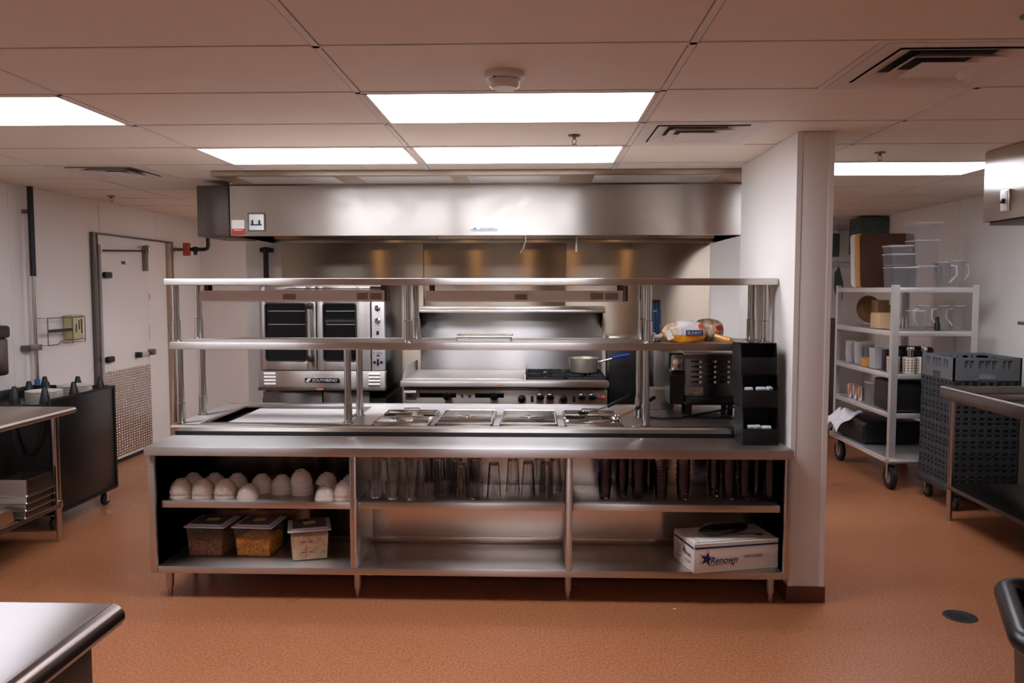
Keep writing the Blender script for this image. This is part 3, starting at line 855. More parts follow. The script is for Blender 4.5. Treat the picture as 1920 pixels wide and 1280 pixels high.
# tall tumblers stand upturned: profile is flipped
TALLF = [(0,.185),(.024,.185),(.027,.182),(.031,.12),(.0385,.0),(.0365,0),(.029,.12),(.025,.172),(0,.172)]
SHORT = [(0,.0),(.030,.0),(.033,.004),(.038,.088),(.036,.088),(.031,.012),(0,.010)]
pt = None; ps = None
tall = [(-.84,4.30),(-.73,4.30),(-.63,4.32),(-.53,4.30),(-.43,4.29),(-.40,4.17),(-.33,4.31),(-.228,4.20),(-.13,4.31),(-.045,4.24),(.015,4.33),(.05,4.22),(.10,4.32),(-.58,4.42),(-.48,4.42),(-.36,4.41)]
tl = ['in the back left corner','second from the back left corner','third along the back from the left','fourth along the back from the left','fifth along the back from the left','standing forward just left of centre','behind the centre','large in front, right of centre','in the back row right of centre','in the front right group','at the back of the right group','at the far right end in front','at the far right end behind','hidden behind the centre left','hidden behind the centre','hidden behind the centre right']
for (x, y), w_ in zip(tall, tl):
    if pt is None: pt = glass_proto('tall_glass', TALLF, 'glass'); o = pt
    else: o = pt.copy(); COL.objects.link(o)
    o.location = (x, y, SZ); tag(o, f'tall clear upturned glass {w_} of the middle bay', 'glass', 'clear glasses in the middle bay')
short = [(-.855,4.17),(-.76,4.145),(-.665,4.14),(-.565,4.15),(-.49,4.22),(-.325,4.155),(-.24,4.11)]
sl = ['at the far left in front','second from the left in front','third from the left in front','fourth from the left in front','behind the fourth one in front','left of the largest tall glass','right in front of the largest tall glass']
for (x, y), w_ in zip(short[:6], sl):
    if ps is None: ps = glass_proto('short_glass', SHORT, 'glass'); o = ps
    else: o = ps.copy(); COL.objects.link(o)
    o.location = (x, y, SZ); tag(o, f'short clear drinking glass {w_} of the middle bay', 'glass', 'clear glasses in the middle bay')
# plastic tumblers in stacks
TUM = [(0,.002),(.026,.002),(.028,0),(.036,.10),(.0385,.102),(.0385,.106),(.0345,.106),(.026,.008),(0,.007)]
pp = None
st = [(.36,4.19,5,'first stack from the left'),(.455,4.23,5,'second stack from the left'),(.535,4.19,5,'third stack from the left'),(.60,4.27,5,'stack behind the third one'),(.655,4.19,4,'fourth stack from the left'),(.77,4.18,5,'lone stack left of the gap'),
      (.945,4.25,5,'first stack right of the gap'),(1.01,4.19,5,'second stack right of the gap'),(1.095,4.20,5,'third stack right of the gap'),(1.17,4.25,5,'fourth stack right of the gap'),(1.222,4.17,5,'last stack by the right side panel')]
for x, y, n, w_ in st:
    for k in range(n):
        if pp is None: pp = glass_proto('plastic_tumbler', TUM, 'glass_tint'); o = pp
        else: o = pp.copy(); COL.objects.link(o)
        o.location = (x, y, SZ+.0295*k)
        pos = ['bottom','second from bottom','third from bottom','fourth from bottom','top'][k] if k < n-1 or n == 5 else 'top'
        tag(o, f'{pos} smoky tumbler in the {w_}, right bay', 'cup', 'stacked plastic tumblers in the right bay')

# food storage boxes
def food_box(x, y, rz, contents, hfill, label, note, marks=False, depth=.205, w=.205, clabel=''):
    t = thing('food_container', label, 'container', (x, y, .1765), rz, 'clear food containers on the bottom shelf')
    h = .165; a, b2 = w/2, depth/2
    mb = MB()
    def ring(s, z): return [(-a*s,-b2*s,z),(a*s,-b2*s,z),(a*s,b2*s,z),(-a*s,b2*s,z)]
    vs = ring(.9,0)+ring(1,h)+ring(.975,h)+ring(.875,.004)
    fs = [(3,2,1,0)]
    for q in (0,4,8):
        for k in range(4): fs.append((q+k, q+(k+1)%4, q+4+(k+1)%4, q+4+k))
    fs.append((12,13,14,15))
    v, f = mb._add(vs, fs); bmesh.ops.recalc_face_normals(mb.bm, faces=f)
    mb.build('tub', 'box_plastic', t, local=True, smooth=False)
    lm = MB(); lm.box(-a*1.10, a*1.10, -b2*1.10, b2*1.10, h-.004, h+.004, .003); lm.box(-a*.93, a*.93, -b2*.93, b2*.93, h+.004, h+.012, .004)
    lm.build('lid', 'lid_white', t, local=True)
    MB().box(-a*.86, a*.86, -b2*.86, b2*.86, h+.0121, h+.0126).build('lid_panel', 'lid_smoke', t, local=True)
    MB().box(-.03, .035, -.02, .03, h+.0127, h+.0138, M=Matrix.Rotation(R(12),4,'Z')).build('note', 'yellow_note', t, local=True)
    if marks:
        mk = MB()
        for z in (.05, .105):
            mk.box(-.045, -.02, -b2*.97-.0, -b2*.97+.002, z-.002, z+.003, M=Matrix.Translation((0,-.006,0))); mk.box(-.005, .015, -b2*.97, -b2*.97+.002, z-.002, z+.003, M=Matrix.Translation((0,-.006,0)))
        mk.box(-.018, -.016, -b2*.97, -b2*.97+.002, .02, .11, M=Matrix.Translation((0,-.006,0)))
        mk.build('graduation', 'red_ink', t, local=True)
    # contents
    cm = MB(); s = .865; N = 14
    bot = []; top = []
    rnd = random.Random(int(abs(x)*100))
    vs = []; fs = []
    for j in range(N+1):
        for i in range(N+1):
            u, v2 = i/N*2-1, j/N*2-1
            sc_ = s + .09*hfill/h
            hz = hfill + .004*math.sin(3*u+2*v2) + rnd.uniform(-.004,.004)
            vs.append((u*a*sc_, v2*b2*sc_, hz))
    for j in range(N):
        for i in range(N):
            q = j*(N+1)+i; fs.append((q, q+1, q+N+2, q+N+1))
    n0 = len(vs)
    edge = [i for i in range(N+1)] + [(j*(N+1)+N) for j in range(1,N+1)] + [N*(N+1)+i for i in range(N-1,-1,-1)] + [j*(N+1) for j in range(N-1,0,-1)]
    for e in edge:
        p = vs[e]; k = .86/(s+.09*hfill/h); vs.append((p[0]*k, p[1]*k, .006))
    for q in range(len(edge)):
        r2_ = (q+1) % len(edge)
        fs.append((edge[q], n0+q, n0+r2_, edge[r2_]))
    fs.append(tuple(n0+q for q in range(len(edge)-1,-1,-1)))
    v, f = cm._add(vs, fs); bmesh.ops.recalc_face_normals(cm.bm, faces=f)
    o = cm.build(note, contents)
    o.location = (x, y, .1765); o.rotation_euler = (0,0,rz)
    tag(o, clabel, 'food', kind='stuff')
food_box(-1.785, 4.285, R(-3), 'granola', .085, 'clear lidded container of dark brown cereal, leftmost on the bottom shelf', 'cereal', clabel='dark brown cereal filling half of the leftmost clear container')
food_box(-1.525, 4.285, R(-3), 'flakes', .095, 'clear lidded container of yellow cornflakes, between the two other containers', 'cornflakes', clabel='yellow cornflakes in the middle clear container')
food_box(-1.235, 4.235, R(17), 'flour', .135, 'clear lidded container of cream coloured oats with red marks, rightmost of the three', 'oats', True, clabel='cream coloured oats filling the rightmost clear container')

# can liner carton
rz = math.atan2(.117, .486)
t = thing('liner_carton', 'white printed cardboard carton of can liners jutting from the bottom shelf', 'box', (.80, 4.01, .177), rz)
W, D, Hh = .468, .26, .148
mat('carton_white', (226,214,202), .6)
mb = MB(); mb.box(0, W, 0, D, 0, Hh, .002)
mb.build('carton', 'carton_white', t, local=True)
MB().box(.0, W+.001, -.001, D, Hh, Hh+.004, .001, M=Matrix.Rotation(R(1.0),4,'X')).build('top_flap', 'carton_white', t, local=True)
MB().box(.003, W-.002, -.0022, -.0006, Hh-.024, Hh-.015).box(-.0018, -.0004, .002, D-.01, Hh-.024, Hh-.015).build('navy_stripe', 'navy', t, local=True)
MB().box(.01, W-.004, .012, .015, Hh+.0045, Hh+.0062).box(.035,.037,.02,D-.01,Hh+.0045,Hh+.0062).build('navy_stripe', 'navy', t, local=True)
def logo(M, s, par):
    # star emblem left of the name, small red star below; M maps (x, y-up) plane to the face
    def flat(poly, name, mtl, dz):
        me = bpy.data.meshes.new(name); bm = bmesh.new()
        vs = [bm.verts.new(M @ Vector((x*s, y*s, dz))) for x, y in poly]
        f = bm.faces.new(vs); bmesh.ops.triangulate(bm, faces=[f]); bm.to_mesh(me); bm.free()
        me.materials.append(MATS[mtl]); o = bpy.data.objects.new(name, me); COL.objects.link(o); o.parent = par
    flat(star(-.115, .018, .062, .25, .36), 'star_outline', 'orange_ink', .0002)
    flat(star(-.113, .016, .057, .25, .38), 'star_white', 'carton_white', .0004)
    flat(star(-.108, .012, .050, .25, .40), 'star', 'navy', .0006)
    flat([(-.09,-.034),(.085,-.026),(.085,-.023),(-.09,-.029)], 'underline', 'red_ink', .0006)
    flat(star(.07, -.028, .018, 0), 'small_star', 'red_ink', .0009)
    Mt = M @ Matrix.Translation((.01*s, .0*s, .0016)) @ Matrix.Scale(s, 4)
    text('Renown', .20, .046, Mt, 'carton_white', par, 'lettering', shear=.25, bold=.02)
    text('Renown', .19, .042, M @ Matrix.Translation((.01*s, .0*s, .0022)) @ Matrix.Scale(s, 4), 'navy', par, 'lettering', shear=.25, bold=.012)
FM = Matrix.Translation((.155, -.0026, .062)) @ Matrix.Rotation(R(90),4,'X')
logo(FM, .80, t)
text('CAN LINERS', .105, .0155, Matrix.Translation((.325,-.0028,.072)) @ Matrix.Rotation(R(90),4,'X'), 'black_ink', t, bold=.015)
LM = Matrix.Translation((-.0022, .075, .085)) @ Matrix.Rotation(R(-90),4,'Z') @ Matrix.Rotation(R(90),4,'X')
logo(LM, .42, t)
text('CAN LINERS', .075, .012, Matrix.Translation((-.0024,.075,.045)) @ Matrix.Rotation(R(-90),4,'Z') @ Matrix.Rotation(R(90),4,'X'), 'black_ink', t)
bc = MB()
for i in range(4): bc.box(-.0018, -.0004, .165, .215, .035+.018*i, .043+.018*i)
bc.build('print', 'label_tan', t, local=True)
TM = Matrix.Translation((.335, .085, Hh+.0078)) @ Matrix.Rotation(R(180),4,'Z')
logo(TM, .62, t)
# black liner bundle on the carton
lb = loaf_mesh(.30, .13, .045, 21)
o = lb.build('liner_roll', 'black_gloss')
o.location = (.985, 4.20, .177+Hh+.011); o.rotation_euler = (0,0,R(24))
tag(o, 'folded black plastic liner bundle lying on the white carton', 'bin liner')

# ------------------------------------------------------------------ exhaust hood
HX0, HX1, HY0, HY1, HZ0, HZ1 = -2.215, 1.47, 5.75, 6.77, 2.005, 2.365
t = thing('exhaust_hood', 'large stainless steel exhaust hood over the cooking line', 'range hood', (-.37, 6.2, HZ0))
MB().box(HX0, HX1, HY0, HY0+.012, HZ0, HZ1+.02, .002).build('front_panel', 'steel_hood', t)
MB().box(HX0, HX0+.01, HY0+.012, HY1, HZ0, HZ1).build('end_panel', 'steel_hood', t)
MB().box(HX1-.01, HX1, HY0+.012, HY1, HZ0, HZ1).build('end_panel', 'steel_hood', t)
MB().box(HX0+.01, HX1-.01, HY0+.012, HY1, HZ1, HZ1+.01).build('top_panel', 'steel_hood', t)
MB().box(HX0+.01, HX1-.01, HY1-.01, HY1, HZ0, HZ1).build('back_panel', 'steel_panel', t)
MB().box(HX0+.01, HX1-.01, HY0+.012, HY0+.06, HZ0, HZ0+.012, .002).build('bottom_lip', 'steel_hood', t)
MB().box(HX0+.01, HX1-.01, HY1-.10, HY1-.01, HZ0, HZ0+.03, .002).build('grease_gutter', 'steel_panel', t)
n = 8; fw = (HX1-HX0-.04)/n
for k in range(n):
    x0 = HX0+.02+k*fw
    f = MB()
    M = Matrix.Translation((0, HY1-.12, HZ0+.03)) @ Matrix.Rotation(R(42),4,'X')
    f.box(x0+.003, x0+fw-.003, 0, .02, 0, .40, M=M)
    for q in range(11): f.box(x0+.02+q*(fw-.05)/10, x0+.03+q*(fw-.05)/10, -.006, 0, .02, .38, M=M)
    f.build('baffle_filter', 'steel_panel', t)
for k, x in enumerate((-1.40, -.66, .06, .80)):
    g = MB().lathe([(0,HZ1),(.05,HZ1),(.05,HZ1-.03),(.04,HZ1-.04),(0,HZ1-.04)], (x,6.1,0), 24).build('lamp_base', 'chrome', t)
    MB().lathe([(.038,HZ1-.041),(.05,HZ1-.08),(.04,HZ1-.115),(.0,HZ1-.125)], (x,6.1,0), 24).build('lamp_globe', 'lamp_warm', g)
# ceiling-side supply plenum
p = MB(); p.box(HX0+.04, HX1, 5.32, 5.75, 2.372, 2.403, .003); p.build('supply_plenum', 'steel_panel', t)
for a, b2 in ((-2.02,-1.36),(-1.20,-.58),(-.47,.15),(.38,1.2)):
    MB().box(a, b2, 5.37, 5.70, 2.369, 2.3725, .001).build('perforated_panel', 'aluminium', t)
MB().prism([(5.745,2.372),(5.75,2.36),(5.75,2.372)], 'x', HX0, HX1).build('drip_edge', 'steel_dark', t)
MB().box(-2.203, -2.112, 5.747, 5.7498, 2.055, 2.118).build('notice_sticker', 'paper_white', t)
MB().box(-2.203, -2.112, 5.7465, 5.7492, 2.012, 2.055).build('warning_sticker', 'sticker_red', t)
MB().box(-2.19, -2.125, 5.746, 5.7465, 2.043, 2.047).build('print', 'paper_white', t)
sw = MB().box(-2.075, -1.968, 5.742, 5.75, 2.045, 2.158, .002).build('switch_plate', 'white_plastic', t)
MB().box(-2.085, -1.958, 5.746, 5.7495, 2.035, 2.168).build('plate_border', 'steel_dark', sw)
for x in (-2.047, -1.996): MB().box(x-.005, x+.005, 5.725, 5.742, 2.085, 2.115, .002).build('toggle', 'black_plastic', sw)
MB().box(-2.062, -1.981, 5.735, 5.7415, 2.078, 2.087, .001).build('toggle_guard', 'navy', sw)
nb = MB().box(-.475, -.285, 5.745, 5.75, 2.035, 2.068, .003).build('name_badge', 'badge', t)
MB().prism([(-.462,2.042),(-.445,2.063),(-.428,2.042),(-.445,2.049)], 'y', 5.7435, 5.7448).build('emblem', 'logo_blue', nb)
text('ACCUREX', .11, .013, face_front(-.355, 5.7440, 2.051, nb), 'black_ink', nb)
def nozzle(x, z0, pts):
    MB().tube(pts, .010, 8).build('suppression_nozzle', 'chrome_soft', t)
nozzle(0,0,[(-.09,6.05,2.33),(-.09,6.05,1.975),(-.10,6.05,1.955),(-.103,6.05,1.93),(-.125,6.05,1.89)])
nozzle(0,0,[(.292,6.05,2.33),(.292,6.05,1.90)])
# fire cabinet on the hood's left end
t = thing('fire_cabinet', 'plain dark steel cabinet fixed to the left end of the exhaust hood', 'cabinet', (-2.33, 6.0, HZ0))
MB().box(-2.455, -2.222, 5.75, 6.3, HZ0-.005, 2.365, .004).build('body', 'steel_dark', t)
MB().box(-2.45, -2.228, 5.745, 5.75, HZ0, 2.36, .002).build('cover', 'steel_dark', t)
o = MB().tube([(-2.29,6.72,HZ0-.03),(-2.29,6.72,1.0),(-2.29,6.72,.0)], .022, 12).build('gas_pipe', 'pipe_black')
o2 = MB().box(-2.34,-2.24,6.70,6.78,1.93,1.97,.01).build('pipe_clamp', 'pipe_black', o)
tag(o, 'black vertical pipe running down the white wall left of the steel wall panel', 'pipe')

# stainless wall sheets
for x0, x1, lb_ in ((-2.175,-.965,'left sheet of the stainless wall cladding behind the oven'),(-.96,.235,'centre sheet of the stainless wall cladding behind the range'),(.24,1.45,'right sheet of the stainless wall cladding behind the can and bread')):
    o = MB().box(x0, x1, 6.783, 6.80, .05, HZ0+.05, .003).build('wall_sheet', 'steel_panel'); tag(o, lb_, 'wall panel', 'stainless wall cladding sheets')

# ------------------------------------------------------------------ convection oven (double stack)
OY = 5.95
t = thing('convection_oven', 'stacked stainless convection oven with two glass doors, left behind the steam table', 'oven', (-1.6, 6.35, 0))
for zb, nm in ((1.025, 'upper'), (.30, 'lower')):
    ztop = zb+.63 if nm == 'upper' else .80
    MB().box(-2.085, -1.14, OY+.03, 6.70, zb-.16 if nm=='upper' else .15, ztop, .004).build('oven_body', 'black_enamel', t)
MB().box(-2.085, -1.135, OY+.005, OY+.032, 1.64, 1.66, .003).build('top_trim', 'steel', t)
def door(x0, x1, z0, z1, wx0, wx1, wz0, wz1):
    d = MB(); y0, y1 = OY-.018, OY+.03
    d.box(x0, wx0, y0, y1, z0, z1, .003); d.box(wx1, x1, y0, y1, z0, z1, .003)
    d.box(wx0-.003, wx1+.003, y0, y1, z0, wz0, .003); d.box(wx0-.003, wx1+.003, y0, y1, wz1, z1, .003)
    o = d.build('oven_door', 'steel_cabinet2', t)
    fr_ = MB()
    r = .02
    # rounded window frame
    pts = []
    for cx, cz, a0 in ((wx1-r,wz1-r,0),(wx0+r,wz1-r,90),(wx0+r,wz0+r,180),(wx1-r,wz0+r,270)):
        for k in range(5):
            a = R(a0+22.5*k); pts.append((cx+r*math.cos(a), y0-.002, cz+r*math.sin(a)))
    fr_.tube(pts, .006, 6, True); fr_.build('window_gasket', 'black_rubber', o)
    MB().box(wx0-.002, wx1+.002, y0+.010, y0+.014, wz0-.002, wz1+.002).build('window_glass', 'dark_glass', o)
    rk = MB()
    for z in (wz0+.14, wz0+.27, wz0+.37):
        if z < wz1: rk.box(wx0+.02, wx1, y0+.0085, y0+.0098, z, z+.004)
    rk.build('rack_line', 'pot_aluminium', o)
    return o
door(-2.08, -1.655, 1.015, 1.64, -2.035, -1.728, 1.085, 1.512)
door(-1.648, -1.245, 1.015, 1.64, -1.598, -1.352, 1.085, 1.512)
h = MB(); h.cyl((-1.685,OY-.065,1.10), (-1.685,OY-.065,1.50), .016, seg=16); h.build('door_handle', 'chrome', t)
for z0, z1 in ((1.08,1.13),(1.47,1.52)): MB().box(-1.705, -1.665, OY-.085, OY-.018, z0, z1, .012).build('handle_mount', 'black_plastic', t)
cp = MB().box(-1.235, -1.14, OY-.015, OY+.03, 1.015, 1.60, .003).build('control_panel', 'aluminium', t)
for z in (1.48, 1.385):
    MB().lathe([(0,0),(.022,0),(.022,.006),(.015,.01),(.013,.028),(0,.03)], (-1.19,OY-.015,z), 20, 'y').build('knob', 'chrome', cp)
MB().box(-1.21, -1.195, OY-.017, OY-.015, 1.53, 1.545).box(-1.18, -1.165, OY-.017, OY-.015, 1.53, 1.545).build('display', 'black_plastic', cp)
MB().box(-1.20, -1.18, OY-.02, OY-.015, 1.28, 1.31, .002).build('rocker_switch', 'black_plastic', cp)
MB().box(-1.198, -1.182, OY-.022, OY-.015, 1.05, 1.10, .002).build('rocker_switch', 'black_plastic', cp)
for x in (-1.216, -1.164): MB().cyl((x,OY-.018,1.073), (x,OY-.014,1.073), .011).build('indicator', 'black_plastic', cp)
MB().prism([(-1.205,1.118),(-1.195,1.132),(-1.172,1.132),(-1.182,1.118)], 'y', OY-.0165, OY-.015).build('emblem', 'dark_plum', cp)
MB().box(-1.225,-1.215,OY-.016,OY-.015,1.14,1.146).box(-1.20,-1.155,OY-.016,OY-.015,1.14,1.146).box(-1.21,-1.17,OY-.016,OY-.015,1.35,1.352).box(-1.215,-1.165,OY-.016,OY-.015,1.325,1.326).build('print', 'label_line', cp)
lp = MB(); lp.box(-2.09, -1.135, OY-.03, OY+.03, .885, 1.008, .003); lp.build('lower_panel', 'steel', t)
MB().box(-2.095, -1.13, OY-.04, OY+.03, .862, .884, .003).build('bottom_trim', 'steel_dark', t)
for xc in (-2.005, -1.215):
    for k in range(4):
        MB().prism([(.905+.0255*k,OY-.03),(.918+.0255*k,OY-.03)][:0] or [(OY-.03,.905+.0255*k),(OY-.044,.908+.0255*k),(OY-.03,.921+.0255*k)], 'x', xc-.043, xc+.043).build('louver', 'white_plastic', t)
pb = MB().box(-1.742, -1.475, OY-.033, OY-.03, .920, .960, .001)
pb.build('name_plate', 'chrome_soft', t)
pn = MB().box(-1.738, -1.482, OY-.0345, OY-.033, .925, .955).build('name_field', 'black_gloss', t)
MB().prism([(-1.735,.927),(-1.715,.953),(-1.69,.953),(-1.71,.927)], 'y', OY-.0352, OY-.0345).build('emblem', 'packet_white', pn)
text('SOUTHBEND', .19, .020, face_front(-1.59, OY-.0356, .940, pn), 'packet_white', pn, shear=.2)
MB().box(-1.65, -1.60, OY-.042, OY-.040, .867, .88).build('sticker', 'sticker_orange', t)
MB().box(-2.07, -1.62, OY, OY+.03, .30, .85, .003).build('lower_door', 'steel_dark', t)
MB().box(-1.61, -1.26, OY, OY+.03, .30, .85, .003).build('lower_door', 'steel_dark', t)
for x in (-2.03, -1.2):
    for y in (6.05, 6.62): foot(x, y, .15).build('foot', 'foot_metal', t)

# ------------------------------------------------------------------ range with griddle
RY = 5.90
t = thing('cooking_range', 'stainless steel range with a flat griddle and black burners, centre of the back line', 'stove', (-.24, 6.35, 0))
MB().box(-1.0, .52, RY+.03, 6.68, .12, .905, .004).build('body', 'steel_dark', t)
MB().box(-1.0, .52, RY+.0, RY+.03, .765, .872, .003).build('control_panel', 'steel', t)
MB().box(-.995, .515, RY+.02, RY+.04, .16, .76, .003).build('oven_front', 'steel_dark', t)
MB().box(-1.012, .528, RY-.06, RY+.07, .902, .945, .008).build('front_rail', 'steel', t)
MB().box(-.998, -.096, RY+.07, 6.62, .905, .952, .003).build('griddle_plate', 'steel', t)
MB().prism([(RY+.01,.945),(RY+.20,1.035),(6.62,1.035),(6.62,.94),(RY+.01,.94)], 'x', -1.004, -.994).build('griddle_splash', 'steel', t)
MB().prism([(RY+.07,.945),(RY+.08,.985),(6.62,1.01),(6.62,.94)], 'x', -.094, -.086).build('griddle_splash', 'steel', t)
MB().box(-.084, .525, RY+.07, 6.60, .905, .93, .003).build('burner_top', 'black_enamel', t)
for x in (.065, .37):
    for y in (6.10, 6.42):
        g = MB(); z = .965
        g.box(x-.148, x+.148, y-.158, y-.146, z-.02, z, .003); g.box(x-.148, x+.148, y+.146, y+.158, z-.02, z, .003)
        g.box(x-.148, x-.136, y-.158, y+.158, z-.02, z, .003); g.box(x+.136, x+.148, y-.158, y+.158, z-.02, z, .003)
        for k in range(8):
            a = PI*k/4+PI/8
            g.box(.045, .14, -.005, .005, z-.018, z+.004, .002, M=Matrix.Translation((x,y,0)) @ Matrix.Rotation(a,4,'Z'))
        for sx in (-1,1):
            for sy in (-1,1): g.box(x+sx*.142-.006, x+sx*.142+.006, y+sy*.152-.006, y+sy*.152+.006, .93, z-.018)
        g.build('burner_grate', 'cast_iron', t)
        MB().lathe([(0,.948),(.035,.948),(.042,.94),(.042,.93),(0,.93)], (x,y,0), 24).build('burner', 'cast_iron', t)
for a, b2, kx in ((-.875,-.60,-.668), (-.46,-.245,-.318)):
    MB().box(a, b2, RY-.002, RY+.004, .815, .850, .016, seg=4).build('control_slot', 'black_gloss', t)
    MB().lathe([(0,0),(.02,0),(.029,.012),(.029,.03),(.02,.042),(0,.044)], (kx,RY-.002,.827), 24, 'y').build('knob', 'black_gloss', t)
for x in (-.556, -.5): MB().cyl((x,RY-.005,.828), (x,RY,.828), .011).build('bolt', 'pipe_grey', t)
for x in (-.112, .197):
    MB().lathe([(.0,0),(.03,0),(.032,.014),(.024,.036),(.016,.04),(0,.04)], (x,RY-.001,.808), 24, 'y').build('knob', 'black_gloss', t)
    MB().lathe([(0,.0),(.012,0),(.012,.003),(0,.004)], (x,RY-.041,.818), 16, 'y').build('knob_cap', 'chrome', t)
for x in (.025, .10, .333, .408):
    MB().lathe([(.0,0),(.024,0),(.029,.014),(.029,.034),(.014,.046),(0,.047)], (x,RY-.001,.826), 24, 'y').build('knob', 'black_gloss', t)
    MB().cyl((x,RY-.03,.85), (x,RY-.01,.875), .007).build('pilot_cap', 'chrome', t)
for x in (-.035, .275): MB().box(x-.011, x+.011, RY-.003, RY, .785, .83, .001).build('switch', 'black_plastic', t)
MB().cyl((.44,RY-.05,.826), (.47,RY-.02,.826), .006).build('valve_stem', 'chrome', t)
MB().cyl((.475,RY-.04,.826), (.498,RY-.04,.826), .014).build('red_button', 'sticker_red', t)
MB().box(-.985, -.895, RY-.035, RY, .852, .872, .004).build('grease_tray_handle', 'white_plastic', t)
MB().box(-.98, -.90, RY-.004, RY, .80, .852, .003).build('grease_tray', 'steel_dark', t)
MB().box(-.30, -.25, RY-.0605, RY-.06, .915, .922).build('sticker', 'sticker_orange', t)
# riser and high shelf
MB().box(-.965, .535, 6.64, 6.68, .93, 1.455, .004).build('riser_panel', 'steel_bright', t)
MB().box(-.98, .545, 6.42, 6.66, 1.455, 1.482, .008).build('high_shelf', 'steel', t)
MB().cyl((-.98,6.42,1.445), (.545,6.42,1.445), .014).build('shelf_edge', 'steel', t)
for x in (-.962, .53): MB().prism([(6.46,1.455),(6.64,1.455),(6.64,1.30)], 'x', x-.003, x+.003).build('shelf_bracket', 'steel_dark', t)
for x in (-.95, .47):
    for y in (6.0, 6.6): foot(x, y, .12).build('foot', 'foot_metal', t)

# saucepan
t = thing('saucepan', 'aluminium saucepan with a blue handle on the rear burner of the range', 'saucepan', (.365, 6.25, .969))
MB().lathe([(0,.971),(.095,.971),(.103,.978),(.118,1.082),(.121,1.084),(.121,1.087),(.115,1.086),(.10,.982),(0,.976)], (.365,6.25,0), 36).build('pot_body', 'pot_aluminium', t)
MB().tube([(.48,6.25,1.05),(.50,6.25,1.058),(.60,6.24,1.085)], .008).build('handle_arm', 'chrome', t)
MB().tube([(.585,6.24,1.082),(.64,6.235,1.10),(.72,6.23,1.112)], .013, 10).build('handle_grip', 'handle_blue', t)
MB().box(.475, .49, 6.225, 6.275, 1.035, 1.065, .004).build('rivet_plate', 'chrome_soft', t)

# equipment right of the range
t = thing('side_cabinet', 'black sided cabinet with a steel top right of the range', 'cabinet', (.72, 6.5, 0))
MB().box(.575, .835, 6.42, 6.72, .1, 1.22, .004).build('body', 'black_enamel', t)
MB().box(.575, .835, 6.40, 6.72, 1.221, 1.245, .004).build('top_rim', 'steel', t)
for x in (.61, .80):
    for y in (6.47, 6.66): foot(x, y, .1).build('foot', 'foot_metal', t)
t = thing('undercounter_fridge', 'stainless steel fridge with a plain door behind the toaster', 'refrigerator', (1.2, 6.2, 0))
MB().box(.845, 1.55, 5.80, 6.72, .1, 1.225, .004).build('body', 'steel_dark', t)
MB().box(.85, 1.545, 5.765, 5.80, .14, 1.18, .004).build('fridge_door', 'steel_dark', t)
MB().box(.86, 1.02, 5.74, 5.765, 1.19, 1.205, .003).build('door_handle', 'black_plastic', t)
for x in (.89, 1.51):
    for y in (5.86, 6.66): foot(x, y, .1).build('foot', 'foot_metal', t)
o = MB().box(.64, .86, 5.0, 5.15, TZ+.001, TZ+.13, .006).build('steel_box', 'steel'); tag(o, 'small stainless steel box on the table between the posts and the toaster', 'box')

# ------------------------------------------------------------------ left work table
def rounded_top(x0, x1, y0, y1, z, th, side='both'):
    mb = MB(); r = th/2
    mb.box(x0+r, x1-r, y0, y1, z-th, z, .003)
    mb.cyl((x1-r,y0,z-r), (x1-r,y1,z-r), r, seg=20); mb.cyl((x0+r,y0,z-r), (x0+r,y1,z-r), r, seg=20)
    return mb
t = thing('work_table', 'stainless work table with a round edge and undershelf at the left edge of the view', 'table', (-3.4, 4.3, 0))
rounded_top(-3.72, -2.985, 3.3, 5.06, .86, .04).build('tabletop', 'steel', t)
def tleg(x, y, z1, nm='leg'):
    m = MB(); m.lathe([(0,0),(.012,0),(.014,.01),(.014,.06),(.02,.07),(.021,.20),(.021,z1),(0,z1)], (x,y,0), 20)
    m.lathe([(.021,.22),(.028,.222),(.028,.27),(.021,.272)], (x,y,0), 20)
    return m.build(nm, 'steel_v', t)
for x in (-3.07, -3.64):
    for y in (3.45, 4.96): tleg(x, y, .82)
MB().box(-3.66, -3.045, 3.43, 4.98, .225, .255, .004).build('undershelf', 'steel_dark', t)
# stacked pans on undershelf
def hotel_pan(x, y, z, label, w=.30, d=.22, h=.07, rz=0, tp=False, group='upturned steel pans under the left work table'):
    mb = MB(); a, b2 = w/2, d/2
    vs = []
    for s, zz in ((1.0,0),(1.0,.004),(.88,.006),(.84,h)):
        vs += [(-a*s,-b2*s,zz),(a*s,-b2*s,zz),(a*s,b2*s,zz),(-a*s,b2*s,zz)]
    fs = [(3,2,1,0),(12,13,14,15)]
    for q in (0,4,8):
        for k in range(4): fs.append((q+k, q+(k+1)%4, q+4+(k+1)%4, q+4+k))
    v, f = mb._add(vs, fs); bmesh.ops.recalc_face_normals(mb.bm, faces=f)
    bmesh.ops.bevel(mb.bm, geom=[e for e in mb.bm.edges if len(e.link_faces)==2], offset=.004, segments=2, affect='EDGES')
    o = mb.build('hotel_pan', 'chrome_soft'); o.location = (x, y, z); o.rotation_euler = (0,0,rz)
    tag(o, label, 'pan', group)
for k, nm in enumerate(('bottom', 'second from the bottom', 'third from the bottom', 'fourth from the bottom')):
    hotel_pan(-3.13, 4.72+.008*k, .256+.042*k, f'upturned steel pan, {nm} of the pile near the table leg', h=.038 if k < 3 else .10, d=.30, w=.20)
hotel_pan(-3.15, 4.36, .256, 'upturned steel pan lying alone left of the pile under the work table', w=.22, d=.34, h=.085)
hotel_pan(-3.42, 4.55, .256, 'upturned steel pan at the back under the work table', w=.26, d=.34, h=.085)

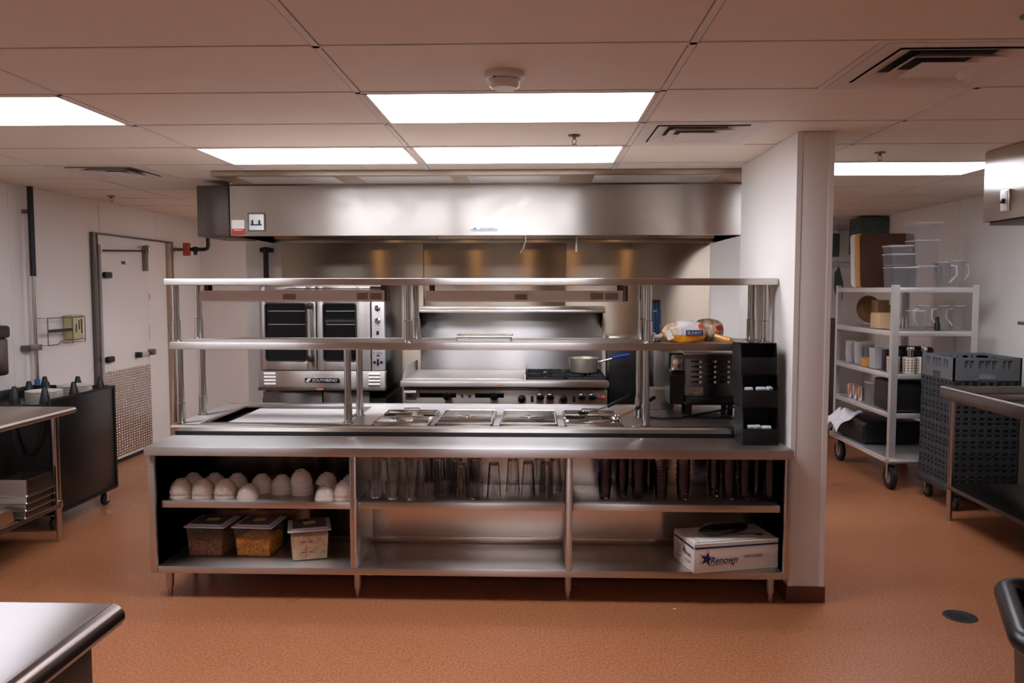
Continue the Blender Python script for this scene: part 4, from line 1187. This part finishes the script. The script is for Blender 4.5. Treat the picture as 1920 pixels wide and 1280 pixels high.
# ------------------------------------------------------------------ black dish caddy
t = thing('dish_caddy', 'tall black rolling dish caddy with cone posts, behind the left work table', 'cart', (-3.5, 5.5, 0))
bx0, bx1, by0, by1 = -3.84, -3.20, 5.14, 5.93
MB().box(bx1-.02, bx1, by0, by1, .115, .896, .004).build('side_panel', 'black_enamel', t)
MB().box(bx0, bx0+.02, by0, by1, .115, .896, .004).build('side_panel', 'black_enamel', t)
MB().box(bx0+.021, bx1-.021, by0, by0+.02, .115, .86, .003).build('end_panel', 'black_enamel', t)
MB().box(bx0+.021, bx1-.021, by1-.02, by1, .115, .896, .003).build('end_panel', 'black_enamel', t)
MB().box(bx0+.021, bx1-.021, by0+.021, by1-.021, .115, .14).build('floor_panel', 'black_enamel', t)
MB().box(bx0+.021, bx1-.021, by0+.021, by1-.021, .80, .83).build('deck', 'black_enamel', t)
tr = MB(); tr.box(bx1-.001, bx1+.006, by0, by0+.02, .115, .896).box(bx1-.001, bx1+.006, by1-.02, by1, .115, .896).box(bx1-.001, bx1+.006, by0+.02, by1-.02, .115, .135).box(bx1-.001, bx1+.006, by0+.02, by1-.02, .88, .896)
tr.build('edge_trim', 'black_plastic', t)
for x, y in ((-3.71,5.2),(-3.5,5.22),(-3.28,5.20),(-3.60,5.53),(-3.45,5.50),(-3.26,5.50),(-3.68,5.84),(-3.44,5.86),(-3.26,5.84)):
    MB().lathe([(0,.83),(.036,.83),(.033,.88),(.015,.965),(.010,.97),(0,.97)], (x,y,0), 16).build('cone_post', 'cone_green', t)
def caster(x, y, r, parent, w=.03, mtl='black_rubber', hub='pipe_grey', top=.12):
    c = MB().lathe([(r*.55,-w/2),(r*.9,-w/2),(r,-w*.3),(r,w*.3),(r*.9,w/2),(r*.55,w/2),(r*.55,-w/2)], (x,y,r), 28, 'x').build('caster', mtl, parent)
    MB().lathe([(0,-w*.45),(r*.56,-w*.4),(r*.56,w*.4),(0,w*.45)], (x,y,r), 20, 'x').build('hub', hub, c)
    f = MB(); f.box(x-w/2-.008, x-w/2-.003, y-.018, y+.018, r-.015, top); f.box(x+w/2+.003, x+w/2+.008, y-.018, y+.018, r-.015, top); f.box(x-w/2-.012, x+w/2+.012, y-.03, y+.03, top-.008, top)
    f.build('fork', 'chrome_soft', c)
for x in (bx0+.07, bx1-.05):
    for y in (by0+.07, by1-.09): caster(x, y, .045, t, .03, 'black_rubber', 'pipe_grey', .114)
o = MB().tube([(-3.46,5.10,.83),(-3.45,5.10,.65),(-3.40,5.10,.53),(-3.34,5.10,.52),(-3.28,5.10,.60),(-3.24,5.10,.75),(-3.23,5.10,.83)], .011).build('hanging_cord', 'black_rubber')
tag(o, 'black cord hanging in a loop in front of the dark caddy under the table', 'cord')
def plate_pile(x, y, n, r, lab, z0=.831):
    pr = None
    for k in range(n):
        if pr is None: pr = MB().lathe([(0,0),(r*.55,0),(r*.6,.004),(r,.018),(r,.021),(r*.6,.010),(0,.007)], (0,0,0), 32).build('plate', 'ceramic'); o = pr
        else: o = pr.copy(); COL.objects.link(o)
        o.location = (x, y, z0+.0095*k)
        tag(o, f'{lab}, plate {["lowest","second","third","fourth","fifth","sixth","seventh","eighth","topmost"][k if k<n-1 else 8]} in its pile', 'plate', 'white plates in the dish caddy')
plate_pile(-3.38, 5.35, 9, .115, 'white plate in the nearer pile of the black dish caddy')
plate_pile(-3.36, 5.68, 9, .115, 'white plate in the farther pile of the black dish caddy')

# ------------------------------------------------------------------ foreground left table
t = thing('foreground_table', 'stainless table corner in the bottom left foreground', 'table', (-1.6, 1.3, 0))
z = .86
MB().box(-2.4, -1.031, .5, 1.865, z-.055, z, .002).build('tabletop', 'steel_counter', t)
MB().prism([(-1.031,z),(-1.024,z-.001),(-1.012,z-.006),(-1.0,z-.02),(-.998,z-.036),(-1.006,z-.05),(-1.031,z-.055)], 'y', .5, 1.865).build('rolled_edge', 'edge_dark_refl', t)
MB().box(-2.35, -1.045, .55, 1.80, .12, z-.056, .004).build('body', 'brown_laminate', t)
for x in (-2.25, -1.12):
    for y in (.65, 1.72): foot(x, y, .12).build('foot', 'foot_metal', t)

# foreground right bin
t = thing('waste_bin', 'black plastic waste bin with a thick rolled rim, bottom right corner', 'bin', (1.65, 2.25, 0), R(-24))
def rsq(s, r, n=6):
    pts = []
    for cx, cy, a0 in ((s-r,s-r,0),(-s+r,s-r,90),(-s+r,-s+r,180),(s-r,-s+r,270)):
        for k in range(n+1):
            a = R(a0+90*k/n); pts.append((cx+r*math.cos(a), cy+r*math.sin(a)))
    return pts
mb = MB(); rings = []
for s, zz in ((.20,.0),(.21,.02),(.245,.66),(.235,.66),(.2,.04)):
    rings.append([mb.bm.verts.new((x,y,zz)) for x, y in rsq(s, .07)])
for A, B in zip(rings, rings[1:]):
    for k in range(len(A)): mb.bm.faces.new([A[k], A[(k+1)%len(A)], B[(k+1)%len(A)], B[k]])
mb.bm.faces.new(rings[0][::-1]); mb.bm.faces.new(rings[-1]); bmesh.ops.recalc_face_normals(mb.bm, faces=mb.bm.faces[:])
mb.build('bin_body', 'black_plastic', t, local=True)
MB().tube([(x,y,.66) for x, y in rsq(.262, .08)], .033, 14, True).build('rim', 'black_enamel', t, local=True)

# floor drain
t = thing('floor_drain', 'round dark floor drain near the bottom right', 'drain', (2.10, 3.94, 0))
MB().lathe([(0,.001),(.075,.001),(.078,.003),(.062,.0045),(.058,.0035),(0,.0035)], (2.10,3.94,0), 32).build('rim', 'pipe_black', t)
g = MB()
for i in range(7):
    for j in range(7):
        x, y = 2.10+(i-3)*.016, 3.94+(j-3)*.016
        if math.hypot(x-2.10, y-3.94) < .056: g.cyl((x,y,.0036), (x,y,.005), .0045, seg=8)
g.build('grate', 'steel_dark', t)
o = MB().box(-.008,.008,-.006,.006,0,.006,.002).build('crumb', 'paper_white'); o.location = (.70, 3.98, 0); o.rotation_euler = (0,0,.5)
tag(o, 'tiny white scrap on the floor in front of the counter', 'scrap')

# ------------------------------------------------------------------ right side: utility cart
cx0, cx1, cy0, cy1 = 2.855, 3.51, 6.50, 7.72
t = thing('utility_cart', 'tall five shelf aluminium cart on big wheels, right of the pillar', 'cart', (3.18, 7.1, 0))
SH = [1.635, 1.285, .94, .62, .26]
for k, z in enumerate(SH):
    w = .0 if k < 4 else .03
    mb = MB(); mb.box(cx0-w, cx1+w, cy0-w, cy1+w, z-.012, z-.006)
    for a, b2, c, d2 in ((cx0-w-.004,cx1+w+.004,cy0-w-.004,cy0-w+.012),(cx0-w-.004,cx1+w+.004,cy1+w-.012,cy1+w+.004),(cx0-w-.004,cx0-w+.012,cy0-w,cy1+w),(cx1+w-.012,cx1+w+.004,cy0-w,cy1+w)):
        mb.box(a, b2, c, d2, z-.042, z, .004)
    mb.build('shelf', 'aluminium', t)
for x, sx in ((cx0,1),(cx1,-1)):
    for y, sy in ((cy0,1),(cy1,-1)):
        mb = MB(); mb.box(x-.004*sx, x+.042*sx, y-.008*sy, y-.004*sy, .22, 1.655); mb.box(x-.008*sx, x-.004*sx, y-.008*sy, y+.042*sy, .22, 1.655)
        mb.build('corner_post', 'aluminium', t)
MB().tube([(cx0-.04,cy0+.03,.235),(cx0-.01,cy0-.04,.235),(cx1+.01,cy0-.04,.235),(cx1+.04,cy0+.03,.235),(cx1+.04,cy1-.03,.235),(cx1+.01,cy1+.04,.235),(cx0-.01,cy1+.04,.235),(cx0-.04,cy1-.03,.235)], .014, 8, True).build('bumper', 'aluminium', t)
for x in (cx0+.02, cx1-.05):
    for y in (cy0+.02, cy1-.12): caster(x, y, .098, t, .045, 'rubber_grey' if 0 else 'black_rubber', 'rubber_grey', .215)

def clear_box(name, x, y, z, w, d_, h, label, cat='container', mtl='clear_plastic', lip=True, grp=None, flare=.92, rz=0):
    mb = MB(); a, b2 = w/2, d_/2; th = .003
    vs = []
    for s, zz, o_ in ((flare,0,0),(1,h,0),(1,h,th),(flare,th,th)):
        vs += [(-(a-o_)*s,-(b2-o_)*s,zz),((a-o_)*s,-(b2-o_)*s,zz),((a-o_)*s,(b2-o_)*s,zz),(-(a-o_)*s,(b2-o_)*s,zz)]
    fs = [(3,2,1,0),(12,13,14,15)]
    for q in (0,4,8):
        for k in range(4): fs.append((q+k, q+(k+1)%4, q+4+(k+1)%4, q+4+k))
    v, f = mb._add(vs, fs); bmesh.ops.recalc_face_normals(mb.bm, faces=f)
    o = mb.build(name, mtl, smooth=False); o.location = (x, y, z); o.rotation_euler = (0,0,rz)
    if lip:
        rr_ = MB().tube([(-a,-b2,h),(a,-b2,h),(a,b2,h),(-a,b2,h)], .0045, 6, True).build('rim', 'clear_rim'); rr_.parent = o
    tag(o, label, cat, grp); return o
Z0 = SH[0]
def pitcher(x, y, z, r, h, rz, label, grp='clear pitchers on the cart'):
    t = thing('pitcher', label, 'pitcher', (x,y,z), rz, grp)
    MB().lathe([(0,0),(r*.85,0),(r*.88,.006),(r,h),(r-.004,h),(r*.84,.01),(0,.008)], (0,0,0), 28).build('jug_body', 'clear_plastic', t, local=True)
    MB().tube([(r*math.cos(2*PI*k/20),r*math.sin(2*PI*k/20),h) for k in range(20)], .0035, 6, True).build('rim', 'clear_rim', t, local=True)
    MB().tube([(r*.98,0,h*.88),(r+.04,0,h*.85),(r+.045,0,h*.5),(r*.92,0,h*.2)], .007, 8).build('handle', 'clear_rim', t, local=True)
G1 = 'clear food storage tubs on the cart top'
clear_box('food_tub', 2.97, 6.66, Z0, .20, .20, .16, 'clear square tub at the front left corner of the cart top', grp=G1)
clear_box('food_tub', 2.95, 6.66, Z0+.168, .185, .185, .10, 'clear tub stacked on the front left tub of the cart top', grp=G1)
clear_box('food_tub', 2.94, 6.66, Z0+.276, .175, .175, .06, 'shallow clear tub on top of the front left tub pile', grp=G1)
clear_box('food_tub', 3.16, 6.70, Z0, .16, .16, .17, 'clear square tub second from the left on the cart top', grp=G1)
clear_box('food_tub', 3.155, 6.70, Z0+.18, .19, .19, .20, 'tall clear tub stacked second from the left on the cart top', grp=G1)
clear_box('food_tub', 3.16, 6.70, Z0+.39, .21, .21, .13, 'uppermost clear tub, reaching highest on the cart', grp=G1)
pitcher(3.29, 6.62, Z0, .055, .20, R(-30), 'clear pitcher behind the cart post on the cart top')
pitcher(3.42, 6.66, Z0, .062, .215, R(10), 'clear pitcher at the right end of the cart top')
pitcher(3.38, 6.84, Z0, .06, .20, R(60), 'clear pitcher behind the right end pitcher on the cart top')
clear_box('food_tub', 3.10, 6.96, Z0, .19, .19, .19, 'clear tub in the middle of the cart top behind the others', grp=G1)

# cutting boards standing on the cart top
def board(x0, x1, z0, z1, y, th, label, mtl, grp='cutting boards standing on the cart', lean=-6):
    t = MB(); r = .03
    pts = []
    for cx, cz, a0 in ((x1-r,z1-r,0),(x0+r,z1-r,90),(x0+r,z0+r,180),(x1-r,z0+r,270)):
        for k in range(6):
            a = R(a0+18*k); pts.append((cx+r*math.cos(a)-(x0+x1)/2, cz+r*math.sin(a)-z0))
    t.prism(pts, 'y', 0, th)
    o = t.build('cutting_board', mtl); o.location = ((x0+x1)/2, y, z0); o.rotation_euler = (R(lean),0,0)
    tag(o, label, 'cutting board', grp)
board(2.86, 3.33, Z0+.002, 2.115, 7.17, .018, 'large brown cutting board standing on the cart top', 'board_brown')
board(2.83, 3.28, Z0+.002, 2.115, 7.205, .014, 'tan edged cutting board directly behind the brown one', 'board_cream')
board(2.80, 3.25, Z0+.002, 2.110, 7.235, .014, 'cream cutting board at the back of the three on the cart', 'white_plastic')
# items on second shelf
Z1, Z2, Z3, Z4 = SH[1], SH[2], SH[3], SH[4]
def lathe_thing(name, prof, x, y, z, label, cat, mtl, grp=None, rot=None, seg=28):
    o = MB().lathe(prof, (0,0,0), seg).build(name, mtl); o.location = (x, y, z)
    if rot: o.rotation_euler = rot
    tag(o, label, cat, grp); return o
lathe_thing('colander', [(0,-.004),(.06,0),(.10,.035),(.125,.09),(.122,.09),(.097,.038),(.058,.005),(0,.002)], 2.97, 7.38, Z1+.14, 'round brown pan lying on its side on the second cart shelf', 'pan', 'wood_tan', rot=(R(80),0,R(10)))
lathe_thing('stock_pot', [(0,0),(.09,0),(.10,.008),(.10,.20),(.095,.20),(.093,.01),(0,.008)], 3.22, 7.58, Z1+.11, 'dull metal pot lying behind the brown pan on the second cart shelf', 'pot', 'pot_aluminium', rot=(R(90),0,R(-20)))
t = thing('plastic_bin', 'cream plastic tub on the second cart shelf at the left', 'tub', (2.98, 6.95, Z1))
MB().box(2.89, 3.07, 6.86, 7.04, Z1+.001, Z1+.135, .01).build('tub_body', 'tan_plastic', t)
o = MB().box(3.0, 3.10, 7.15, 7.30, Z1+.001, Z1+.24, .006).build('carton', 'wood_tan'); tag(o, 'brown upright carton behind the cream tub on the second cart shelf', 'carton')
t = thing('whisk_rack', 'small chrome wire rack beside the cart post on the second shelf', 'rack', (2.96, 6.68, Z1))
w = MB()
for k in range(4): w.tube([(2.92+.03*k,6.62,Z1+.004),(2.92+.03*k,6.62,Z1+.10),(2.93+.03*k,6.66,Z1+.13),(2.94+.03*k,6.72,Z1+.10),(2.94+.03*k,6.72,Z1+.004)], .004)
w.tube([(2.90,6.62,Z1+.008),(3.04,6.62,Z1+.008),(3.04,6.73,Z1+.008),(2.90,6.73,Z1+.008)], .004, 8, True)
w.build('wire_frame', 'chrome', t)
pitcher(3.16, 6.66, Z1, .05, .20, R(200), 'clear jug left of the centre on the second cart shelf, short side')
pitcher(3.33, 6.68, Z1, .055, .20, R(190), 'clear jug at the centre of the second cart shelf, short side')
pitcher(3.45, 6.66, Z1, .05, .20, R(170), 'clear jug at the right end of the second cart shelf, short side')
lathe_thing('shaker', [(0,0),(.022,0),(.022,.05),(.016,.07),(.014,.11),(0,.115)], 3.25, 6.60, Z1, 'small dark shaker with white band on the second cart shelf', 'shaker', 'black_plastic')
clear_box('measuring_cup', 3.08, 6.62, Z1, .10, .10, .16, 'clear dark tinted tub by the post on the second cart shelf', mtl='clear_plastic', grp=None)
# third shelf
def tumbler_stack(x, y, z, n, r, label, mtl='cup_plastic', step=.016, h=.09, cat='cup', grp=None):
    pr = None
    for k in range(n):
        if pr is None: pr = MB().lathe([(0,0),(r*.75,0),(r,h),(r-.002,h),(r*.72,.004),(0,.004)], (0,0,0), 20).build('cup', mtl); o = pr
        else: o = pr.copy(); COL.objects.link(o)
        o.location = (x, y, z+step*k)
        ordn = ['lowest','second','third','fourth','fifth','sixth','seventh','eighth','ninth','tenth']
        tag(o, f'{label}, {"topmost" if k == n-1 else ordn[k]} in its stack', cat, grp)
G3 = 'stacked clear cups on the third cart shelf'
tumbler_stack(2.93, 7.55, Z2, 8, .048, 'clear cup in the far stack on the third cart shelf', grp=G3)
tumbler_stack(2.94, 7.38, Z2, 8, .048, 'clear cup in the nearer stack on the third cart shelf', grp=G3)
tumbler_stack(3.06, 7.46, Z2, 8, .05, 'clear cup in the inner stack on the third cart shelf', grp=G3)
def lid_stack(x, y, z):
    pr = None
    for k in range(6):
        if pr is None: pr = MB().lathe([(0,0),(.075,0),(.078,.006),(.075,.010),(0,.012)], (0,0,0), 28).build('tub_lid', 'bag_yellow' if 0 else 'board_cream'); o = pr
        else: o = pr.copy(); COL.objects.link(o)
        o.location = (x, y, z+.0125*k)
        tag(o, f'pale yellow round lid, {["lowest","second","third","fourth","fifth","topmost"][k]} in the pile on the third cart shelf', 'lid', 'pale yellow lids on the cart')
lid_stack(2.96, 7.18, Z2)
clear_box('lid_holder', 2.95, 6.98, Z2, .12, .12, .17, 'frosted clear tub before the yellow lids on the third cart shelf', mtl='soft_lid')
o = MB().box(2.92, 2.99, 6.80, 6.86, Z2+.001, Z2+.17, .006).build('box', 'dark_plum'); tag(o, 'dark upright box beside the frosted tub on the third cart shelf', 'box')
def cutlery_cyl(x, y, z, label, seed):
    t = thing('cutlery_cylinder', label, 'cutlery holder', (x,y,z), group='perforated cutlery cylinders')
    MB().lathe([(0,0),(.046,0),(.05,.008),(.052,.13),(.049,.13),(.045,.01),(0,.008)], (x,y,z), 28).build('holder', 'beige_cyl', t)
    hm = MB()
    for a in range(12):
        for k in range(5):
            an = 2*PI*a/12
            hm.cyl((x+.047*math.cos(an),y+.047*math.sin(an),z+.02+.022*k), (x+.0525*math.cos(an),y+.0525*math.sin(an),z+.02+.022*k), .0055, seg=8)
    hm.build('hole_ring', 'black_ink', t)
    rnd = random.Random(seed)
    for k in range(7):
        an = rnd.random()*2*PI; r = rnd.random()*.028; ln = rnd.uniform(.17,.21)
        dx, dy = rnd.uniform(-.02,.02), rnd.uniform(-.02,.02)
        m = MB(); p0 = (x+r*math.cos(an), y+r*math.sin(an), z+.012); p1 = (p0[0]+dx, p0[1]+dy, z+ln)
        m.cyl(p0, p1, .004, seg=8); m.lathe([(0,-.012),(.009,-.008),(.012,.006),(.008,.02),(0,.026)], p1, 10)
        o = m.build('spoon', 'chrome'); tag(o, 'metal spoon standing in a perforated cutlery cylinder on the cart', 'spoon', 'cutlery standing in the perforated cylinders')
cutlery_cyl(2.915, 6.62, Z2, 'perforated cutlery cylinder just left of the cart post', 1)
cutlery_cyl(3.02, 6.57, Z2, 'perforated cutlery cylinder just right of the cart post', 2)
cutlery_cyl(3.13, 6.57, Z2, 'perforated cutlery cylinder nearest to the grey racks', 3)
o = MB().box(3.0,3.30,6.72,6.92,Z2+.001,Z2+.20,.03,seg=3).build('black_tub','black_plastic'); tag(o, 'black tub behind the cutlery cylinders on the third cart shelf', 'tub')
# fourth shelf
G4 = 'metal cups on the fourth cart shelf'
tumbler_stack(2.93, 7.52, Z3, 3, .035, 'metal cup in the far stack on the fourth cart shelf', 'chrome', .018, .085, grp=G4)
tumbler_stack(2.93, 7.40, Z3, 3, .035, 'metal cup in the middle stack on the fourth cart shelf', 'chrome', .018, .085, grp=G4)
tumbler_stack(2.93, 7.28, Z3, 3, .035, 'metal cup in the near stack on the fourth cart shelf', 'chrome', .018, .085, grp=G4)
o = MB().box(2.90,3.48,6.54,6.95,Z3+.001,Z3+.25,.02,seg=3).build('bus_tub','black_plastic'); tag(o, 'big black tub filling the near end of the fourth cart shelf', 'tub')
clear_box('food_tub', 2.97, 7.10, Z3, .12, .14, .18, 'clear tub beside the big black tub on the fourth cart shelf')
# lowest shelf: black tub and white rag
o = MB().box(2.86,3.40,7.05,7.66,Z4+.001,Z4+.20,.03,seg=3).build('bus_tub','black_plastic'); tag(o, 'black tub on the lowest cart shelf under the white cloth', 'tub')
mb = MB(); N = 16; rnd = random.Random(5); vs = []; fs = []
for j in range(N+1):
    for i in range(N+1):
        u, v2 = i/N, j/N
        x = 2.72+.24*u+.02*math.sin(7*v2); y = 7.30+.34*v2+.02*math.sin(9*u)
        zt = Z4+.222+.02*math.sin(8*u+3*v2)+.015*math.sin(13*v2)
        if x < 2.86: zt -= (2.86-x)*1.1*(1+.4*math.sin(11*v2))
        vs.append((x, y, zt))
for j in range(N):
    for i in range(N): q = j*(N+1)+i; fs.append((q,q+1,q+N+2,q+N+1))
mb._add(vs, fs)
for q in mb.bm.faces: q.smooth = True
o = mb.build('cleaning_cloth', 'cloth_white')
sm = o.modifiers.new('solid', 'SOLIDIFY'); sm.thickness = .006
tag(o, 'crumpled white cloth draped over the black tub on the lowest cart shelf', 'cloth')

# ------------------------------------------------------------------ stack of grey dish racks on a dolly
rx0, ry0, rs = 3.015, 5.86, .485
t = thing('rack_dolly', 'low grey dolly carrying the dish rack stack', 'dolly', (3.26, 6.1, 0))
MB().box(rx0-.01, rx0+rs+.01, ry0-.01, ry0+rs+.01, .13, .19, .01).build('deck', 'rack_grey_dark', t)
for x in (rx0+.05, rx0+rs-.05):
    for y in (ry0+.03, ry0+rs-.06): caster(x, y, .055, t, .03, 'black_rubber', 'rubber_grey', .129)
def rack_mesh(h, windows=True):
    mb = MB(); s = rs; th = .012
    def wall(axis, pos, sgn):
        # wall with rows of small windows and a handle cut at the bottom middle
        zs = [0, h*.22, h*.50, h*.56, h*.86, h]
        cols = [(.0,.10,0),(.10,.145,1),(.145,.155,0),(.155,.20,1),(.20,.285,0),(.285,.345,1)]
        segs = [(0,.07),(.07,.12,'w'),(.12,.13),(.13,.18,'w'),(.18,.205),(.205,.225,'w'),(.225,.26)]
        def bx(a, b2, z0, z1, inset=0):
            if axis == 'y': mb.box(a, b2, pos+inset, pos+th-inset*0, z0, z1) if sgn > 0 else mb.box(a, b2, pos-th, pos-inset, z0, z1)
            else: mb.box(pos+inset, pos+th, a, b2, z0, z1) if sgn > 0 else mb.box(pos-th, pos-inset, a, b2, z0, z1)
        L = s
        if not windows:
            # mid racks: two thin horizontal bands with short uprights between
            bx(0, L, 0, h*.16); bx(0, L, h*.42, h*.56); bx(0, L, h*.84, h)
            for k in range(9):
                a = k*(L-.02)/8
                bx(a, a+.02, h*.16, h*.84)
            bx(0, L, h*.16, h*.84, inset=.009)
            return
        hx0, hx1 = L*.38, L*.62
        bx(0, hx0, 0, h*.5); bx(hx1, L, 0, h*.5); bx(hx0, hx1, h*.30, h*.5)
        bx(0, L, h*.88, h)
        wins = [(L*.16,L*.22),(L*.235,L*.295),(L*.37,L*.45),(L*.465,L*.545),(L*.56,L*.64),(L*.72,L*.78),(L*.795,L*.855)]
        a = 0
        for w0, w1 in wins: bx(a, w0, h*.5, h*.88); a = w1
        bx(a, L, h*.5, h*.88)
        bx(.0, L, h*.5, h*.88, inset=.009)
    wall('y', 0, 1); wall('y', s, -1); wall('x', 0, 1); wall('x', s, -1)
    mb.box(th, s-th, th, s-th, 0, .005)
    return mb
p1 = None; z = .191
nm = ['lowest','second from the bottom','third from the bottom','fourth from the bottom','fifth from the bottom','sixth from the bottom','seventh from the bottom','eighth from the bottom','ninth, just below the top rack']
for k in range(9):
    if p1 is None: p1 = rack_mesh(.084, False).build('dish_rack', 'rack_grey_dark', smooth=False); o = p1
    else: o = p1.copy(); COL.objects.link(o)
    o.location = (rx0 + (.002 if k % 2 else 0), ry0, z); z += .0855
    tag(o, f'grey plastic dish rack, {nm[k]} in the stack', 'dish rack', 'grey dish racks stacked on the dolly')
o = rack_mesh(.165).build('dish_rack', 'rack_grey', smooth=False); o.location = (rx0-.004, ry0-.004, z)
tag(o, 'light grey deep dish rack on top of the stack', 'dish rack', 'grey dish racks stacked on the dolly')

# ------------------------------------------------------------------ right dish table
t = thing('dish_table', 'steel dish table with a raised rim and undershelf at the right edge', 'table', (3.3, 4.9, 0))
tx0, tx1, ty0, ty1, tz = 2.84, 3.72, 4.0, 5.70, .94
MB().box(tx0+.02, tx1-.02, ty0, ty1-.02, tz-.055, tz-.045).build('tabletop', 'steel_dark', t)
MB().box(tx0+.001, tx0+.02, ty0, ty1, tz-.085, tz-.012, .004).build('left_rim', 'rim_dark', t)
MB().box(tx0, tx0+.022, ty0, ty1, tz-.0115, tz, .004).build('rim_highlight', 'aluminium', t)  # bright strip paints a highlight over the darkened rim face
MB().box(tx0+.021, tx1, ty1-.02, ty1, tz-.085, tz, .006).build('back_rim', 'steel', t)
MB().box(tx0+.021, tx1, ty1-.42, ty1-.405, tz-.044, tz-.010, .003).build('inner_rim', 'steel', t)
for x in (tx0+.055, tx1-.06):
    for y in (ty0+.1, ty1-.08):
        m = MB(); m.lathe([(0,0),(.016,0),(.018,.01),(.018,.06),(.021,.062),(.021,tz-.056),(0,tz-.056)], (x,y,0), 20); m.build('leg', 'steel_v', t)
MB().box(tx0+.03, tx1-.04, ty0+.05, ty1-.05, .225, .255, .004).build('undershelf', 'steel_dark', t)

# dishwasher control box near the ceiling, wall shelf
t = thing('dishwasher_hood', 'steel box with a switch hanging at the top right edge', 'hood', (3.1, 4.2, 2.0))
MB().box(2.574, 3.70, 3.3, 4.746, 2.005, 2.403, .004).build('box_body', 'steel_hood', t)
MB().box(2.60, 3.68, 3.33, 4.72, 1.985, 2.004, .002).build('bottom_frame', 'steel_dark', t)
sp = MB().box(2.565, 2.574, 4.475, 4.56, 2.045, 2.165, .002).build('switch_plate', 'steel', t)
MB().box(2.562, 2.566, 4.485, 4.55, 2.052, 2.158, .001).build('switch_face', 'white_plastic', sp)
MB().box(2.545, 2.562, 4.505, 4.53, 2.09, 2.115, .003).build('toggle', 'black_plastic', sp)
t = thing('wall_shelf', 'steel wall shelf entering from the right edge of the view', 'shelf', (3.6, 5.3, 1.38))
MB().box(3.38, 3.75, 4.5, 5.74, 1.372, 1.398, .004).build('shelf_board', 'steel', t)
MB().prism([(4.0,0)]*0 or [(3.75,1.372),(3.46,1.372),(3.75,1.20)], 'y', 4.9, 4.91).build('bracket', 'steel_dark', t)
o = MB().box(3.42, 3.72, 4.8, 5.66, 1.3985, 1.45, .02, seg=3).build('oven_pan', 'black_enamel'); tag(o, 'dark pan lying on the right wall shelf', 'pan')

# back right: hook rails, cabinet, hanging tools
def rail(x0, x1, z, y, label):
    t = thing('hook_rail', label, 'rack', ((x0+x1)/2, y, z), group='hook rails at the far right')
    MB().box(x0, x1, y-.02, y, z-.03, z+.03, .003).build('rail_bar', 'aluminium', t)
    n = 4
    for k in range(n):
        x = x0+.05+(x1-x0-.10)*k/(n-1)
        MB().tube([(x,y-.02,z+.04),(x,y-.04,z+.05),(x,y-.05,z-.02),(x,y-.075,z-.05),(x,y-.10,z-.02)], .006).build('hook', 'chrome_soft', t)
rail(3.05, 3.62, 2.315, 9.295, 'upper chrome hook rail on the back wall right of the pillar')
rail(3.05, 3.62, 1.90, 9.295, 'lower chrome hook rail on the back wall right of the pillar')
o = MB().box(3.30, 3.42, 9.20, 9.225, 1.985, 2.25, .02).build('griddle_pan', 'dark_green'); tag(o, 'dark flat tool hanging from the upper hook rail by the pillar', 'utensil')
o = MB().prism([(3.405,1.862),(3.37,1.80),(3.37,1.62),(3.42,1.46),(3.46,1.50),(3.47,1.68),(3.425,1.86)], 'y', 9.205, 9.215).build('cleaver', 'dark_green'); tag(o, 'dark curved blade hanging from the lower hook rail', 'utensil')
o = MB().box(3.44, 3.745, 8.70, 9.0, 2.0, 2.385, .006).build('wall_cabinet', 'dark_green'); tag(o, 'dark green cabinet high on the wall behind the brown board', 'cabinet')
o = MB().box(2.6, 3.3, 8.9, 9.25, .15, 1.30, .01).build('back_shelf', 'steel_dark'); tag(o, 'dark steel cabinet at the far back between pillar and cart', 'cabinet')
o['category'] = 'cabinet'

# ------------------------------------------------------------------ world, colour
w = bpy.data.worlds.new('world'); SC.world = w; w.use_nodes = True
w.node_tree.nodes['Background'].inputs['Color'].default_value = (.05,.05,.055,1)
SC.view_settings.view_transform = 'Standard'; SC.view_settings.look = 'None'
SC.view_settings.gamma = 1.0; SC.view_settings.use_curve_mapping = False
SC.view_settings.exposure = 0.0
